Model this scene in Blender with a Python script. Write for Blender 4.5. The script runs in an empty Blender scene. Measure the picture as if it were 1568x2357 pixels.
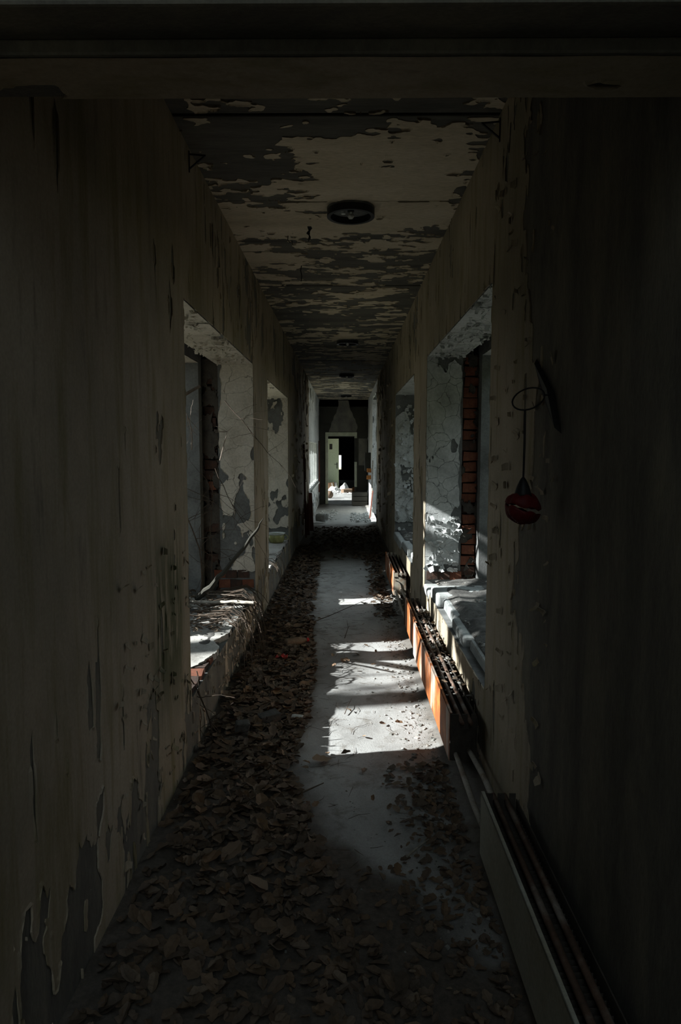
import bpy, bmesh, math, random
import numpy as np
from mathutils import Vector, Matrix, Euler

SC = bpy.context.scene
COL = SC.collection
rnd = random.Random(11)

# ------------------------------------------------------------------ camera
F_PX = 1571.0
cam_d = bpy.data.cameras.new('camera')
cam = bpy.data.objects.new('camera', cam_d)
COL.objects.link(cam)
cam_d.sensor_fit = 'AUTO'; cam_d.sensor_width = 36.0
cam_d.lens = 36.0 * F_PX / 2357.0
cam_d.clip_start = 0.05; cam_d.clip_end = 300
cam.location = (0, 0, 1.5)
cam.rotation_euler = (math.pi / 2 - math.atan(143 / F_PX), 0, math.atan(10 / F_PX))
SC.camera = cam

# ------------------------------------------------------------------ exposure, sky, sun
SC.view_settings.view_transform = 'Standard'
SC.view_settings.look = 'None'
SC.view_settings.gamma = 1
SC.view_settings.exposure = 0.3
SC.view_settings.use_curve_mapping = False
SC.cycles.max_bounces = 10
SC.cycles.diffuse_bounces = 8
SC.cycles.use_denoising = True
SC.cycles.sample_clamp_indirect = 4.0
SC.cycles.caustics_reflective = False
SC.cycles.caustics_refractive = False

SKY_STRENGTH = 1.15
SUN_STRENGTH = 14.0
world = bpy.data.worlds.new('World'); SC.world = world
world.use_nodes = True
wn = world.node_tree; wn.nodes.clear()
wo = wn.nodes.new('ShaderNodeOutputWorld'); wb = wn.nodes.new('ShaderNodeBackground')
tc = wn.nodes.new('ShaderNodeTexCoord'); sx = wn.nodes.new('ShaderNodeSeparateXYZ')
rp = wn.nodes.new('ShaderNodeValToRGB')
wn.links.new(tc.outputs['Generated'], sx.inputs[0]); wn.links.new(sx.outputs['Z'], rp.inputs[0])
rp.color_ramp.elements[0].position = 0.0; rp.color_ramp.elements[0].color = (1.0, 1.06, 1.08, 1)
rp.color_ramp.elements[1].position = 0.75; rp.color_ramp.elements[1].color = (0.66, 0.80, 0.88, 1)
e_ = rp.color_ramp.elements.new(0.3); e_.color = (0.74, 0.86, 0.92, 1)
wn.links.new(rp.outputs[0], wb.inputs[0]); wn.links.new(wb.outputs[0], wo.inputs[0])
wb.inputs[1].default_value = SKY_STRENGTH

sun_d = bpy.data.lights.new('sun', 'SUN'); sun_d.energy = SUN_STRENGTH
sun_d.angle = math.radians(0.6); sun_d.color = (0.97, 1.0, 0.99)
sun = bpy.data.objects.new('sun', sun_d); COL.objects.link(sun)
SUN_DIR = Vector((1.0, 0.15, -0.55)).normalized()
sun.rotation_euler = SUN_DIR.to_track_quat('-Z', 'Y').to_euler()
sun.location = (-8, 4, 6)

# ------------------------------------------------------------------ dimensions
XL, XR = -0.76, 0.68          # corridor faces
ZF, ZC = -0.08, 2.96          # floor, ceiling
ZCAM = 1.5
TH = 0.66                     # wall thickness
L_OPEN = [(3.27, 5.72, 0.27, 2.21), (6.72, 9.15, 0.27, 2.19), (14.4, 19.0, 0.62, 1.74)]
R_OPEN = [(3.22, 5.73, 0.34, 2.27), (6.74, 9.25, 0.34, 2.24), (14.5, 16.85, -0.20, 2.78)]
R_BACK = (-2.8, -1.2, 0.5, 2.2)      # unseen window added behind the viewpoint to give the near end faint light

# ------------------------------------------------------------------ helpers
def link(o, parent=None):
    COL.objects.link(o)
    if parent is not None:
        o.parent = parent
        o.matrix_parent_inverse = parent.matrix_world.inverted() if False else Matrix.Identity(4)
    return o

def tag(o, label=None, cat=None, group=None, kind=None):
    if label: o['label'] = label
    if cat: o['category'] = cat
    if group: o['group'] = group
    if kind: o['kind'] = kind
    return o

def empty(name, loc=(0, 0, 0), rot=(0, 0, 0)):
    o = bpy.data.objects.new(name, None); COL.objects.link(o)
    o.location = loc; o.rotation_euler = rot; o.empty_display_size = 0.05
    return o

class MB:
    """collects vertices and faces for ONE mesh"""
    def __init__(s): s.v = []; s.f = []; s.m = []
    def add(s, vs, fs, mi=0):
        b = len(s.v); s.v += [tuple(q) for q in vs]
        s.f += [tuple(i + b for i in f) for f in fs]; s.m += [mi] * len(fs)
        return s
    def box(s, x0, x1, y0, y1, z0, z1, mi=0, M=None, jit=0.0):
        vs = [Vector((x, y, z)) for z in (z0, z1) for y in (y0, y1) for x in (x0, x1)]
        if jit: vs = [q + Vector([rnd.uniform(-jit, jit) for _ in range(3)]) for q in vs]
        if M is not None: vs = [M @ q for q in vs]
        return s.add(vs, [(0, 2, 3, 1), (4, 5, 7, 6), (0, 1, 5, 4), (2, 6, 7, 3), (0, 4, 6, 2), (1, 3, 7, 5)], mi)
    def tube(s, pts, rad, n=6, cap=True, mi=0):
        pts = [Vector(q) for q in pts]
        if not isinstance(rad, (list, tuple)): rad = [rad] * len(pts)
        rings = []; up = Vector((0.13, 0.31, 0.94))
        for i, q in enumerate(pts):
            t = (pts[min(i + 1, len(pts) - 1)] - pts[max(i - 1, 0)])
            if t.length < 1e-9: t = Vector((0, 0, 1))
            t.normalize()
            a = up - t * up.dot(t)
            if a.length < 1e-3: a = Vector((1, 0, 0)) - t * t.x
            a.normalize(); up = a; b = t.cross(a)
            rings.append([q + (a * math.cos(2 * math.pi * k / n) + b * math.sin(2 * math.pi * k / n)) * rad[i] for k in range(n)])
        vs = [q for r in rings for q in r]; fs = []
        for i in range(len(pts) - 1):
            for k in range(n):
                k2 = (k + 1) % n
                fs.append((i * n + k, i * n + k2, (i + 1) * n + k2, (i + 1) * n + k))
        if cap:
            fs.append(tuple(range(n - 1, -1, -1))); fs.append(tuple((len(pts) - 1) * n + k for k in range(n)))
        return s.add(vs, fs, mi)
    def lathe(s, prof, n=24, M=None, mi=0, close=False):
        vs = []; fs = []
        for (r, z) in prof:
            for k in range(n):
                a = 2 * math.pi * k / n
                vs.append(Vector((r * math.cos(a), r * math.sin(a), z)))
        m = len(prof)
        for i in range(m - 1 + (1 if close else 0)):
            j = (i + 1) % m
            for k in range(n):
                k2 = (k + 1) % n
                fs.append((i * n + k, i * n + k2, j * n + k2, j * n + k))
        if M is not None: vs = [M @ q for q in vs]
        return s.add(vs, fs, mi)
    def mesh(s, name, mats, smooth=False):
        me = bpy.data.meshes.new(name)
        me.from_pydata([tuple(q) for q in s.v], [], s.f)
        if not isinstance(mats, (list, tuple)): mats = [mats]
        for m in mats: me.materials.append(m)
        if len(mats) > 1: me.polygons.foreach_set('material_index', s.m)
        if smooth: me.polygons.foreach_set('use_smooth', [True] * len(s.f))
        me.update()
        return me
    def build(s, name, mats, parent=None, smooth=False, bevel=0, recalc=False):
        me = s.mesh(name, mats, smooth)
        if recalc:
            bm = bmesh.new(); bm.from_mesh(me); bmesh.ops.recalc_face_normals(bm, faces=bm.faces); bm.to_mesh(me); bm.free()
        o = bpy.data.objects.new(name, me); link(o, parent)
        if bevel:
            b = o.modifiers.new('bevel', 'BEVEL'); b.width = bevel; b.segments = 2; b.limit_method = 'ANGLE'
        return o

def copy_tree(o, parent=None):
    c = o.copy(); COL.objects.link(c); c.parent = parent
    for ch in list(o.children): copy_tree(ch, c)
    return c

# ---- vectorised value noise
def _h(ix, iy, iz, seed):
    n = (ix * 374761393 + iy * 668265263 + iz * 2147483647 + seed * 1274126177) & 0xFFFFFFFF
    n = ((n ^ (n >> 13)) * 1274126177) & 0xFFFFFFFF
    n = ((n ^ (n >> 16)) * 2246822519) & 0xFFFFFFFF
    return ((n ^ (n >> 15)) & 0xFFFF) / 65535.0
def vnoise(x, y, z=0.0, seed=0):
    x = np.asarray(x, float); y = np.asarray(y, float); z = np.zeros_like(x) + z
    ix, iy, iz = np.floor(x).astype(np.int64), np.floor(y).astype(np.int64), np.floor(z).astype(np.int64)
    fx, fy, fz = x - ix, y - iy, z - iz
    fx, fy, fz = [t * t * (3 - 2 * t) for t in (fx, fy, fz)]
    r = 0
    for a in (0, 1):
        for b in (0, 1):
            for c in (0, 1):
                w = (fx if a else 1 - fx) * (fy if b else 1 - fy) * (fz if c else 1 - fz)
                r = r + w * _h(ix + a, iy + b, iz + c, seed)
    return r
def fbm(x, y, z=0.0, oct=4, seed=0):
    r = 0; a = 0.5; t = 0
    for o in range(oct):
        k = 2 ** o
        r = r + a * vnoise(np.asarray(x) * k, np.asarray(y) * k, np.asarray(z) * k + o * 7.3, seed + o); t += a; a *= 0.55
    return r / t
def sstep(a, b, x):
    t = np.clip((x - a) / (b - a), 0, 1); return t * t * (3 - 2 * t)

def skin(name, parent, origin, U, V, N, w, h, cell, fn, thick, mat, lift=0.004, seed=0, wob=0.0015):
    """a ragged sheet of paint or plaster lying on a wall: marching squares over fn(u, v) > 0, real thickness, lifted rims"""
    origin, U, V, N = Vector(origin), Vector(U), Vector(V), Vector(N)
    nu, nv = max(2, int(round(w / cell))), max(2, int(round(h / cell)))
    us, vs_ = np.linspace(0, w, nu + 1), np.linspace(0, h, nv + 1)
    UU, VV = np.meshgrid(us, vs_, indexing='ij')
    val = fn(UU, VV)
    bump = (fbm(UU * 9, VV * 9, 0, 3, seed + 5) - 0.5) * 2 * wob
    VL = val.tolist(); BL = bump.tolist()
    verts = []; uvn = []; faces = []; key = {}
    def gv(i, j):
        k = (i, j)
        q = key.get(k)
        if q is None:
            q = len(uvn); key[k] = q; uvn.append((us[i], vs_[j], thick + BL[i][j], 0))
        return q
    def ev(i, j, i2, j2):
        k = (i, j, i2, j2) if (i, j) < (i2, j2) else (i2, j2, i, j)
        q = key.get(k)
        if q is None:
            a, b = VL[k[0]][k[1]], VL[k[2]][k[3]]
            t = a / (a - b) if a != b else 0.5
            t = min(0.97, max(0.03, t))
            u = us[k[0]] * (1 - t) + us[k[2]] * t; v = vs_[k[1]] * (1 - t) + vs_[k[3]] * t
            q = len(uvn); key[k] = q
            hsh = ((k[0] // 5) * 73856093 ^ (k[1] // 5) * 19349663 ^ seed) % 1000 / 1000.0
            uvn.append((u, v, thick + lift * max(0.0, hsh * 1.6 - 0.6), 1))
        return q
    sides = []
    for i in range(nu):
        for j in range(nv):
            c = ((i, j), (i + 1, j), (i + 1, j + 1), (i, j + 1))
            s = [VL[a][b] > 0 for a, b in c]
            n = sum(s)
            if n == 0: continue
            poly = []; marks = []
            for k in range(4):
                a, b = c[k], c[(k + 1) % 4]
                if s[k]: poly.append(gv(*a)); marks.append(0)
                if s[k] != s[(k + 1) % 4]:
                    poly.append(ev(*a, *b)); marks.append(1)
            faces.append(tuple(poly))
            if n < 4:
                m = len(poly)
                for k in range(m):
                    if marks[k] and marks[(k + 1) % m]: sides.append((poly[k], poly[(k + 1) % m]))
    if not faces: return None
    verts = [origin + U * u + V * v + N * n for u, v, n, _ in uvn]
    base = {}
    for a, b in sides:
        for q in (a, b):
            if q not in base:
                u, v, n, _ = uvn[q]; base[q] = len(verts); verts.append(origin + U * u + V * v - N * 0.001)
        faces.append((b, a, base[a], base[b]))
    if U.cross(V).dot(N) < 0: faces = [tuple(reversed(f)) for f in faces]
    me = bpy.data.meshes.new(name); me.from_pydata([tuple(q) for q in verts], [], faces); me.materials.append(mat); me.update()
    o = bpy.data.objects.new(name, me); link(o, parent)
    return o

# ------------------------------------------------------------------ materials
def new_mat(name):
    m = bpy.data.materials.new(name); m.use_nodes = True
    nt = m.node_tree; nt.nodes.clear()
    out = nt.nodes.new('ShaderNodeOutputMaterial'); bs = nt.nodes.new('ShaderNodeBsdfPrincipled')
    nt.links.new(bs.outputs[0], out.inputs[0])
    bs.inputs['Specular IOR Level'].default_value = 0.25
    return m, nt, bs
def nd(nt, t, **kw):
    n = nt.nodes.new(t)
    for k, v in kw.items(): setattr(n, k, v)
    return n
def coords(nt, scale=(1, 1, 1), kind='Object'):
    t = nd(nt, 'ShaderNodeTexCoord'); mp = nd(nt, 'ShaderNodeMapping')
    mp.inputs['Scale'].default_value = scale
    nt.links.new(t.outputs[kind], mp.inputs[0]); return mp.outputs[0]
def noise(nt, co, scale, detail=5, rough=0.6, dist=0.0):
    n = nd(nt, 'ShaderNodeTexNoise'); n.inputs['Scale'].default_value = scale
    n.inputs['Detail'].default_value = detail; n.inputs['Roughness'].default_value = rough
    n.inputs['Distortion'].default_value = dist
    nt.links.new(co, n.inputs['Vector']); return n.outputs['Fac']
def ramp(nt, fac, stops):
    r = nd(nt, 'ShaderNodeValToRGB'); e = r.color_ramp.elements
    while len(e) > len(stops): e.remove(e[-1])
    while len(e) < len(stops): e.new(0.5)
    for q, (p, c) in zip(e, stops):
        q.position = p; q.color = (*c, 1) if len(c) == 3 else c
    nt.links.new(fac, r.inputs[0]); return r.outputs[0]
def mix(nt, fac, a, b, mode='MIX'):
    m = nd(nt, 'ShaderNodeMix', data_type='RGBA', blend_type=mode)
    for s, v in ((m.inputs[0], fac), (m.inputs[6], a), (m.inputs[7], b)):
        if hasattr(v, 'links'): nt.links.new(v, s)
        elif isinstance(v, (int, float)): s.default_value = v
        else: s.default_value = (*v, 1)
    return m.outputs[2]
def math_n(nt, op, a, b=0.0, clamp=False):
    m = nd(nt, 'ShaderNodeMath', operation=op); m.use_clamp = clamp
    for s, v in ((m.inputs[0], a), (m.inputs[1], b)):
        if hasattr(v, 'links'): nt.links.new(v, s)
        else: s.default_value = v
    return m.outputs[0]
def bump(nt, bs, h, strength=0.4, dist=0.01):
    b = nd(nt, 'ShaderNodeBump'); b.inputs['Strength'].default_value = strength; b.inputs['Distance'].default_value = dist
    nt.links.new(h, b.inputs['Height']); nt.links.new(b.outputs[0], bs.inputs['Normal'])
def bw(g): return (g, g, g)
BLACK, WHITE = bw(0), bw(1)

def cracks(nt, co, scale, width=0.02, warp=0.25):
    n = nd(nt, 'ShaderNodeTexNoise'); n.inputs['Scale'].default_value = scale * 1.6; n.inputs['Detail'].default_value = 4
    nt.links.new(co, n.inputs['Vector'])
    add = nd(nt, 'ShaderNodeMix', data_type='RGBA', blend_type='LINEAR_LIGHT'); add.inputs[0].default_value = warp / scale
    nt.links.new(co, add.inputs[6]); nt.links.new(n.outputs['Color'], add.inputs[7])
    v = nd(nt, 'ShaderNodeTexVoronoi', feature='DISTANCE_TO_EDGE'); v.inputs['Scale'].default_value = scale
    nt.links.new(add.outputs[2], v.inputs['Vector'])
    return ramp(nt, v.outputs['Distance'], [(0, WHITE), (width, BLACK)])

def m_surface(name, base, dark, light=None, scale=2.0, grain=60, stretch=(1, 1, 1), crack=0, rough=0.9, bstr=0.4, bdist=0.006, crackw=0.02, spots=0.0):
    m, nt, bs = new_mat(name)
    co = coords(nt, stretch)
    n1 = noise(nt, co, scale, 7, 0.65, 0.3)
    light = light or tuple(min(1, c * 1.25) for c in base)
    c = ramp(nt, n1, [(0.28, dark), (0.5, base), (0.72, light)])
    n2 = noise(nt, co, grain, 4, 0.7)
    c = mix(nt, 0.55, c, ramp(nt, n2, [(0.25, bw(0.35)), (0.75, bw(1.0))]), 'MULTIPLY')
    h = math_n(nt, 'ADD', math_n(nt, 'MULTIPLY', n2, 0.35), math_n(nt, 'MULTIPLY', n1, 0.8))
    if spots:
        n3 = noise(nt, co, scale * 7, 5, 0.7)
        sp = ramp(nt, n3, [(0.62, BLACK), (0.66, WHITE)])
        c = mix(nt, math_n(nt, 'MULTIPLY', sp, spots), c, tuple(q * 0.5 for q in dark))
        h = math_n(nt, 'SUBTRACT', h, math_n(nt, 'MULTIPLY', sp, 0.6))
    if crack:
        k = cracks(nt, co, crack, crackw)
        c = mix(nt, math_n(nt, 'MULTIPLY', k, 0.85), c, tuple(q * 0.3 for q in dark))
        h = math_n(nt, 'SUBTRACT', h, math_n(nt, 'MULTIPLY', k, 0.9))
    nt.links.new(c, bs.inputs['Base Color']); bs.inputs['Roughness'].default_value = rough
    bump(nt, bs, h, bstr, bdist)
    return m

def m_wallpaint(name, moss=None):
    """beige distemper with vertical run marks, yellowing and (left wall) a patch of green algae beside the first window and painted bounce light below it"""
    m, nt, bs = new_mat(name)
    co = coords(nt, (1, 1, 1)); cs = coords(nt, (1, 3.5, 0.45))
    n1 = noise(nt, co, 1.3, 6, 0.6); run = noise(nt, cs, 3.0, 6, 0.65, 0.2); g = noise(nt, co, 90, 3, 0.6)
    c = ramp(nt, n1, [(0.3, (0.24, 0.21, 0.155)), (0.55, (0.38, 0.318, 0.235)), (0.75, (0.44, 0.38, 0.295))])
    c = mix(nt, ramp(nt, run, [(0.5, BLACK), (0.68, bw(0.75))]), c, (0.20, 0.17, 0.075))
    c = mix(nt, ramp(nt, run, [(0.28, bw(0.7)), (0.42, BLACK)]), c, (0.12, 0.11, 0.085))
    c = mix(nt, 0.35, c, ramp(nt, g, [(0.3, bw(0.5)), (0.7, WHITE)]), 'MULTIPLY')
    if moss:
        t = nd(nt, 'ShaderNodeTexCoord'); sp = nd(nt, 'ShaderNodeSeparateXYZ'); nt.links.new(t.outputs['Object'], sp.inputs[0])
        (y0, y1, z0, z1) = moss
        def band(s, a, b, f):
            up = nd(nt, 'ShaderNodeMapRange', interpolation_type='SMOOTHSTEP'); up.inputs[1].default_value = a - f; up.inputs[2].default_value = a + f
            dn = nd(nt, 'ShaderNodeMapRange', interpolation_type='SMOOTHSTEP'); dn.inputs[1].default_value = b - f; dn.inputs[2].default_value = b + f
            nt.links.new(s, up.inputs[0]); nt.links.new(s, dn.inputs[0])
            return math_n(nt, 'SUBTRACT', up.outputs[0], dn.outputs[0], True)
        k = math_n(nt, 'MULTIPLY', band(sp.outputs['Y'], y0, y1, 0.10), band(sp.outputs['Z'], z0, z1, 0.22))
        mn = noise(nt, cs, 5.0, 6, 0.7, 0.5)
        k = math_n(nt, 'MULTIPLY', k, ramp(nt, mn, [(0.36, BLACK), (0.50, bw(0.95))]))
        c = mix(nt, k, c, (0.050, 0.062, 0.018))
        lo = math_n(nt, 'MULTIPLY', band(sp.outputs['Y'], 3.25, 5.75, 0.03), band(sp.outputs['Z'], -1, 0.30, 0.03))  # lighter band paints in sunlight bounced up below the first sill
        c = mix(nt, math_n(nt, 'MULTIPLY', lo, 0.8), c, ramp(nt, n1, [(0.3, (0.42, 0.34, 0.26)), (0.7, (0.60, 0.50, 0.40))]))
    nt.links.new(c, bs.inputs['Base Color']); bs.inputs['Roughness'].default_value = 0.75
    bump(nt, bs, math_n(nt, 'ADD', n1, math_n(nt, 'MULTIPLY', g, 0.2)), 0.3, 0.006)
    return m

M = {}
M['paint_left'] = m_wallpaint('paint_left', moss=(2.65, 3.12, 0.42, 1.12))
M['paint_right'] = m_wallpaint('paint_right')
M['bare'] = m_surface('bare_plaster', (0.175, 0.165, 0.142), (0.10, 0.096, 0.088), (0.27, 0.25, 0.195), 3.2, 70, (1, 2.2, 0.6), bstr=0.6)
M['reveal'] = m_surface('reveal_limewash', (0.58, 0.60, 0.59), (0.36, 0.37, 0.36), (0.70, 0.72, 0.71), 3.0, 45, crack=7, crackw=0.012, bstr=0.7)
M['reveal_bare'] = m_surface('reveal_bare', (0.17, 0.175, 0.17), (0.08, 0.08, 0.075), None, 4, 60, bstr=0.7)
M['reveal_warm'] = m_surface('reveal_distemper', (0.62, 0.58, 0.50), (0.42, 0.38, 0.31), (0.72, 0.68, 0.61), 3.0, 60, crack=4, crackw=0.006, bstr=0.5)
M['ceil_paint'] = m_surface('ceiling_paint', (0.58, 0.50, 0.37), (0.42, 0.36, 0.26), (0.66, 0.58, 0.45), 2.2, 50, (0.5, 1.6, 1), bstr=0.5)
M['ceil_bare'] = m_surface('ceiling_concrete', (0.115, 0.11, 0.096), (0.055, 0.053, 0.048), (0.175, 0.165, 0.135), 2.5, 40, (0.35, 2.2, 1), bstr=0.6)
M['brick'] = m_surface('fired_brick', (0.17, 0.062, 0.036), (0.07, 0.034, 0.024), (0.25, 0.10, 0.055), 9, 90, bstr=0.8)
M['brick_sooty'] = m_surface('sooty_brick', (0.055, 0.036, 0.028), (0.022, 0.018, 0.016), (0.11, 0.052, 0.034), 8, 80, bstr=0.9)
M['mortar'] = m_surface('mortar', (0.075, 0.066, 0.055), (0.03, 0.027, 0.025), None, 12, 90, bstr=0.9)
M['sill'] = m_surface('sill_screed', (0.42, 0.41, 0.38), (0.20, 0.19, 0.17), None, 5, 70, spots=0.6, bstr=0.8)
M['sill_dirt'] = m_surface('sill_dirt', (0.10, 0.097, 0.09), (0.035, 0.034, 0.032), (0.19, 0.185, 0.17), 7, 60, spots=0.6, bstr=1.0, bdist=0.012)
M['coping'] = m_surface('sill_block_render', (0.40, 0.42, 0.41), (0.20, 0.21, 0.20), None, 5, 60, bstr=0.7)
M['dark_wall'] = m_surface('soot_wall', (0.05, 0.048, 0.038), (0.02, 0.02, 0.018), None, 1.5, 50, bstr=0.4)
M['outer'] = m_surface('outer_render', (0.36, 0.33, 0.28), (0.22, 0.2, 0.17), None, 1, 40)
M['ground'] = m_surface('dry_grass_ground', (0.36, 0.33, 0.24), (0.24, 0.22, 0.15), (0.44, 0.41, 0.32), 0.8, 12)
M['bark'] = m_surface('bark', (0.11, 0.085, 0.065), (0.04, 0.032, 0.025), None, 6, 40, (1, 1, 0.3), bstr=1)
M['stick_pale'] = m_surface('weathered_wood', (0.36, 0.33, 0.28), (0.14, 0.12, 0.10), None, 20, 90, bstr=0.9)
M['vine'] = m_surface('dry_vine', (0.085, 0.062, 0.045), (0.035, 0.028, 0.022), None, 20, 90, bstr=0.6)
M['vine_pale'] = m_surface('bleached_vine', (0.27, 0.22, 0.18), (0.12, 0.10, 0.08), None, 20, 90, bstr=0.6)
M['black_metal'] = m_surface('black_metal', (0.018, 0.018, 0.018), (0.008, 0.008, 0.008), None, 10, 60, rough=0.5, bstr=0.2)
M['pipe'] = m_surface('pipe_paint', (0.34, 0.32, 0.28), (0.16, 0.10, 0.06), None, 9, 70, spots=0.8, rough=0.6)
M['tube_rust'] = m_surface('rusty_tube', (0.14, 0.085, 0.06), (0.05, 0.038, 0.03), (0.34, 0.31, 0.27), 7, 60, rough=0.7)
M['fin'] = m_surface('dusty_fin', (0.07, 0.06, 0.05), (0.03, 0.025, 0.02), None, 12, 60)
M['white_frame'] = m_surface('white_gloss_paint', (0.6, 0.62, 0.58), (0.4, 0.41, 0.38), None, 5, 60, rough=0.5)
M['green_door'] = m_surface('green_door_paint', (0.52, 0.58, 0.38), (0.44, 0.50, 0.29), (0.62, 0.66, 0.48), 1.2, 40, (1, 1, 0.6), rough=0.5, bstr=0.15)
M['cream_frame'] = m_surface('cream_frame_paint', (0.50, 0.52, 0.38), (0.36, 0.37, 0.24), None, 5, 60, rough=0.5)
M['red_wood'] = m_surface('red_brown_wood', (0.13, 0.045, 0.03), (0.06, 0.025, 0.02), None, 4, 60, (1, 1, 0.3))
M['brown_box'] = m_surface('brown_cardboard', (0.25, 0.15, 0.08), (0.14, 0.08, 0.045), None, 4, 60)
M['cloth'] = m_surface('pale_cloth', (0.66, 0.66, 0.62), (0.45, 0.45, 0.42), None, 8, 60)
M['clay'] = m_surface('brown_clay', (0.22, 0.15, 0.10), (0.12, 0.08, 0.055), None, 6, 60, rough=0.6)
M['bucket'] = m_surface('white_plastic', (0.62, 0.63, 0.60), (0.5, 0.5, 0.47), None, 6, 60, rough=0.4, bstr=0.1)
M['grey_lid'] = m_surface('grey_plastic', (0.30, 0.32, 0.32), (0.2, 0.2, 0.2), None, 6, 60, rough=0.5, bstr=0.1)
M['enamel_yellow'] = m_surface('yellow_enamel', (0.30, 0.30, 0.12), (0.17, 0.17, 0.07), (0.38, 0.38, 0.18), 14, 60, (1, 1, 0.3), rough=0.25, bstr=0.05)
M['enamel_white'] = m_surface('white_enamel', (0.7, 0.74, 0.72), (0.5, 0.52, 0.5), None, 8, 60, rough=0.25, bstr=0.05)
M['red'] = m_surface('faded_red', (0.42, 0.02, 0.015), (0.20, 0.012, 0.01), None, 8, 60, rough=0.5)
M['red_dark'] = m_surface('dark_red_cloth', (0.11, 0.008, 0.008), (0.02, 0.006, 0.006), None, 9, 60, rough=0.6)
M['orange'] = m_surface('rust_orange', (0.38, 0.15, 0.04), (0.2, 0.07, 0.02), None, 8, 60)
M['plaster_bit'] = m_surface('plaster_rubble', (0.36, 0.35, 0.32), (0.17, 0.16, 0.15), None, 9, 60)
M['moss_stain'] = M['paint_left']

def m_leaf(name, cols):
    m, nt, bs = new_mat(name)
    oi = nd(nt, 'ShaderNodeObjectInfo'); g = nd(nt, 'ShaderNodeNewGeometry')
    r = math_n(nt, 'FRACT', math_n(nt, 'ADD', oi.outputs['Random'], g.outputs['Random Per Island']))
    st = [(i / (len(cols) - 1), c) for i, c in enumerate(cols)]
    c = ramp(nt, r, st)
    n = noise(nt, coords(nt), 60, 3, 0.6)
    c = mix(nt, 0.5, c, ramp(nt, n, [(0.3, bw(0.4)), (0.7, WHITE)]), 'MULTIPLY')
    nt.links.new(c, bs.inputs['Base Color']); bs.inputs['Roughness'].default_value = 0.7
    return m
M['leaf'] = m_leaf('dead_leaf', [(0.11, 0.075, 0.05), (0.17, 0.105, 0.06), (0.21, 0.13, 0.07), (0.13, 0.085, 0.06), (0.25, 0.18, 0.12), (0.15, 0.10, 0.065)])
M['litter'] = m_leaf('litter_leaf', [(0.09, 0.07, 0.052), (0.13, 0.092, 0.062), (0.17, 0.115, 0.072), (0.11, 0.082, 0.062), (0.20, 0.15, 0.105)])
M['crumb'] = m_leaf('crumb', [(0.10, 0.10, 0.09), (0.22, 0.22, 0.20), (0.34, 0.33, 0.31), (0.14, 0.11, 0.08)])
M['foliage'] = m_leaf('green_foliage', [(0.05, 0.08, 0.02), (0.08, 0.12, 0.03), (0.12, 0.14, 0.05)])

def m_rust_panel():
    m, nt, bs = new_mat('rusted_white_panel')
    cs = coords(nt, (1, 1.3, 0.30)); co = coords(nt)
    n = noise(nt, cs, 2.6, 6, 0.6, 0.4); f = noise(nt, co, 110, 3, 0.75); n2 = noise(nt, co, 9, 5, 0.6)
    rust = ramp(nt, n2, [(0.3, (0.13, 0.045, 0.018)), (0.5, (0.26, 0.078, 0.02)), (0.7, (0.40, 0.135, 0.035))])
    white = ramp(nt, n2, [(0.3, (0.42, 0.38, 0.31)), (0.7, (0.56, 0.54, 0.48))])
    k = ramp(nt, n, [(0.36, BLACK), (0.50, WHITE)])
    c = mix(nt, k, white, rust)
    sp = ramp(nt, f, [(0.60, BLACK), (0.66, WHITE)])
    c = mix(nt, math_n(nt, 'MULTIPLY', sp, math_n(nt, 'ADD', math_n(nt, 'MULTIPLY', k, 0.7), 0.12)), c, (0.04, 0.017, 0.01))
    nt.links.new(c, bs.inputs['Base Color']); bs.inputs['Roughness'].default_value = 0.75
    bump(nt, bs, f, 0.35, 0.003)
    return m
M['rust_panel'] = m_rust_panel()
M['pale_panel'] = m_surface('pale_enamel_panel', (0.50, 0.50, 0.42), (0.36, 0.32, 0.22), (0.56, 0.57, 0.5), 2.5, 60, rough=0.5, bstr=0.1, spots=0.25)
M['end_plate'] = m_surface('end_plate', (0.55, 0.50, 0.40), (0.42, 0.20, 0.08), (0.62, 0.60, 0.52), 11, 60, rough=0.6, bstr=0.2)

def m_floor(dirty=True):
    m, nt, bs = new_mat('dusty_concrete_floor')
    co = coords(nt); cs = coords(nt, (1.6, 0.8, 1))
    n = noise(nt, cs, 1.4, 8, 0.62, 0.3); d = noise(nt, co, 6.5, 6, 0.7, 0.4); g = noise(nt, co, 130, 3, 0.7)
    c = ramp(nt, n, [(0.3, (0.17, 0.165, 0.155)), (0.5, (0.30, 0.30, 0.29)), (0.7, (0.40, 0.405, 0.395))])
    c = mix(nt, ramp(nt, d, [(0.54, BLACK), (0.66, bw(0.6))]), c, (0.13, 0.115, 0.095))
    c = mix(nt, 0.4, c, ramp(nt, g, [(0.25, bw(0.4)), (0.6, WHITE)]), 'MULTIPLY')
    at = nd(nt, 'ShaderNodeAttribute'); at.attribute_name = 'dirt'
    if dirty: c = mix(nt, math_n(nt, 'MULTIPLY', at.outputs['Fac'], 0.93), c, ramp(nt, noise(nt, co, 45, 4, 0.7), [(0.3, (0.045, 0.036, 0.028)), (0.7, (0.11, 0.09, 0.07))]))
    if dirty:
        a2 = nd(nt, 'ShaderNodeAttribute'); a2.attribute_name = 'dust_light'
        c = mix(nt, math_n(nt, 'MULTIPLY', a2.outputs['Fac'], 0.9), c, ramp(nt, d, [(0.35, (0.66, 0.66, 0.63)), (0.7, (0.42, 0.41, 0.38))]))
    nt.links.new(c, bs.inputs['Base Color']); bs.inputs['Roughness'].default_value = 0.85
    bump(nt, bs, math_n(nt, 'ADD', d, math_n(nt, 'MULTIPLY', g, 0.5)), 0.5, 0.008)
    return m
M['floor'] = m_floor(); M['floor_far'] = m_floor(False)
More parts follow.
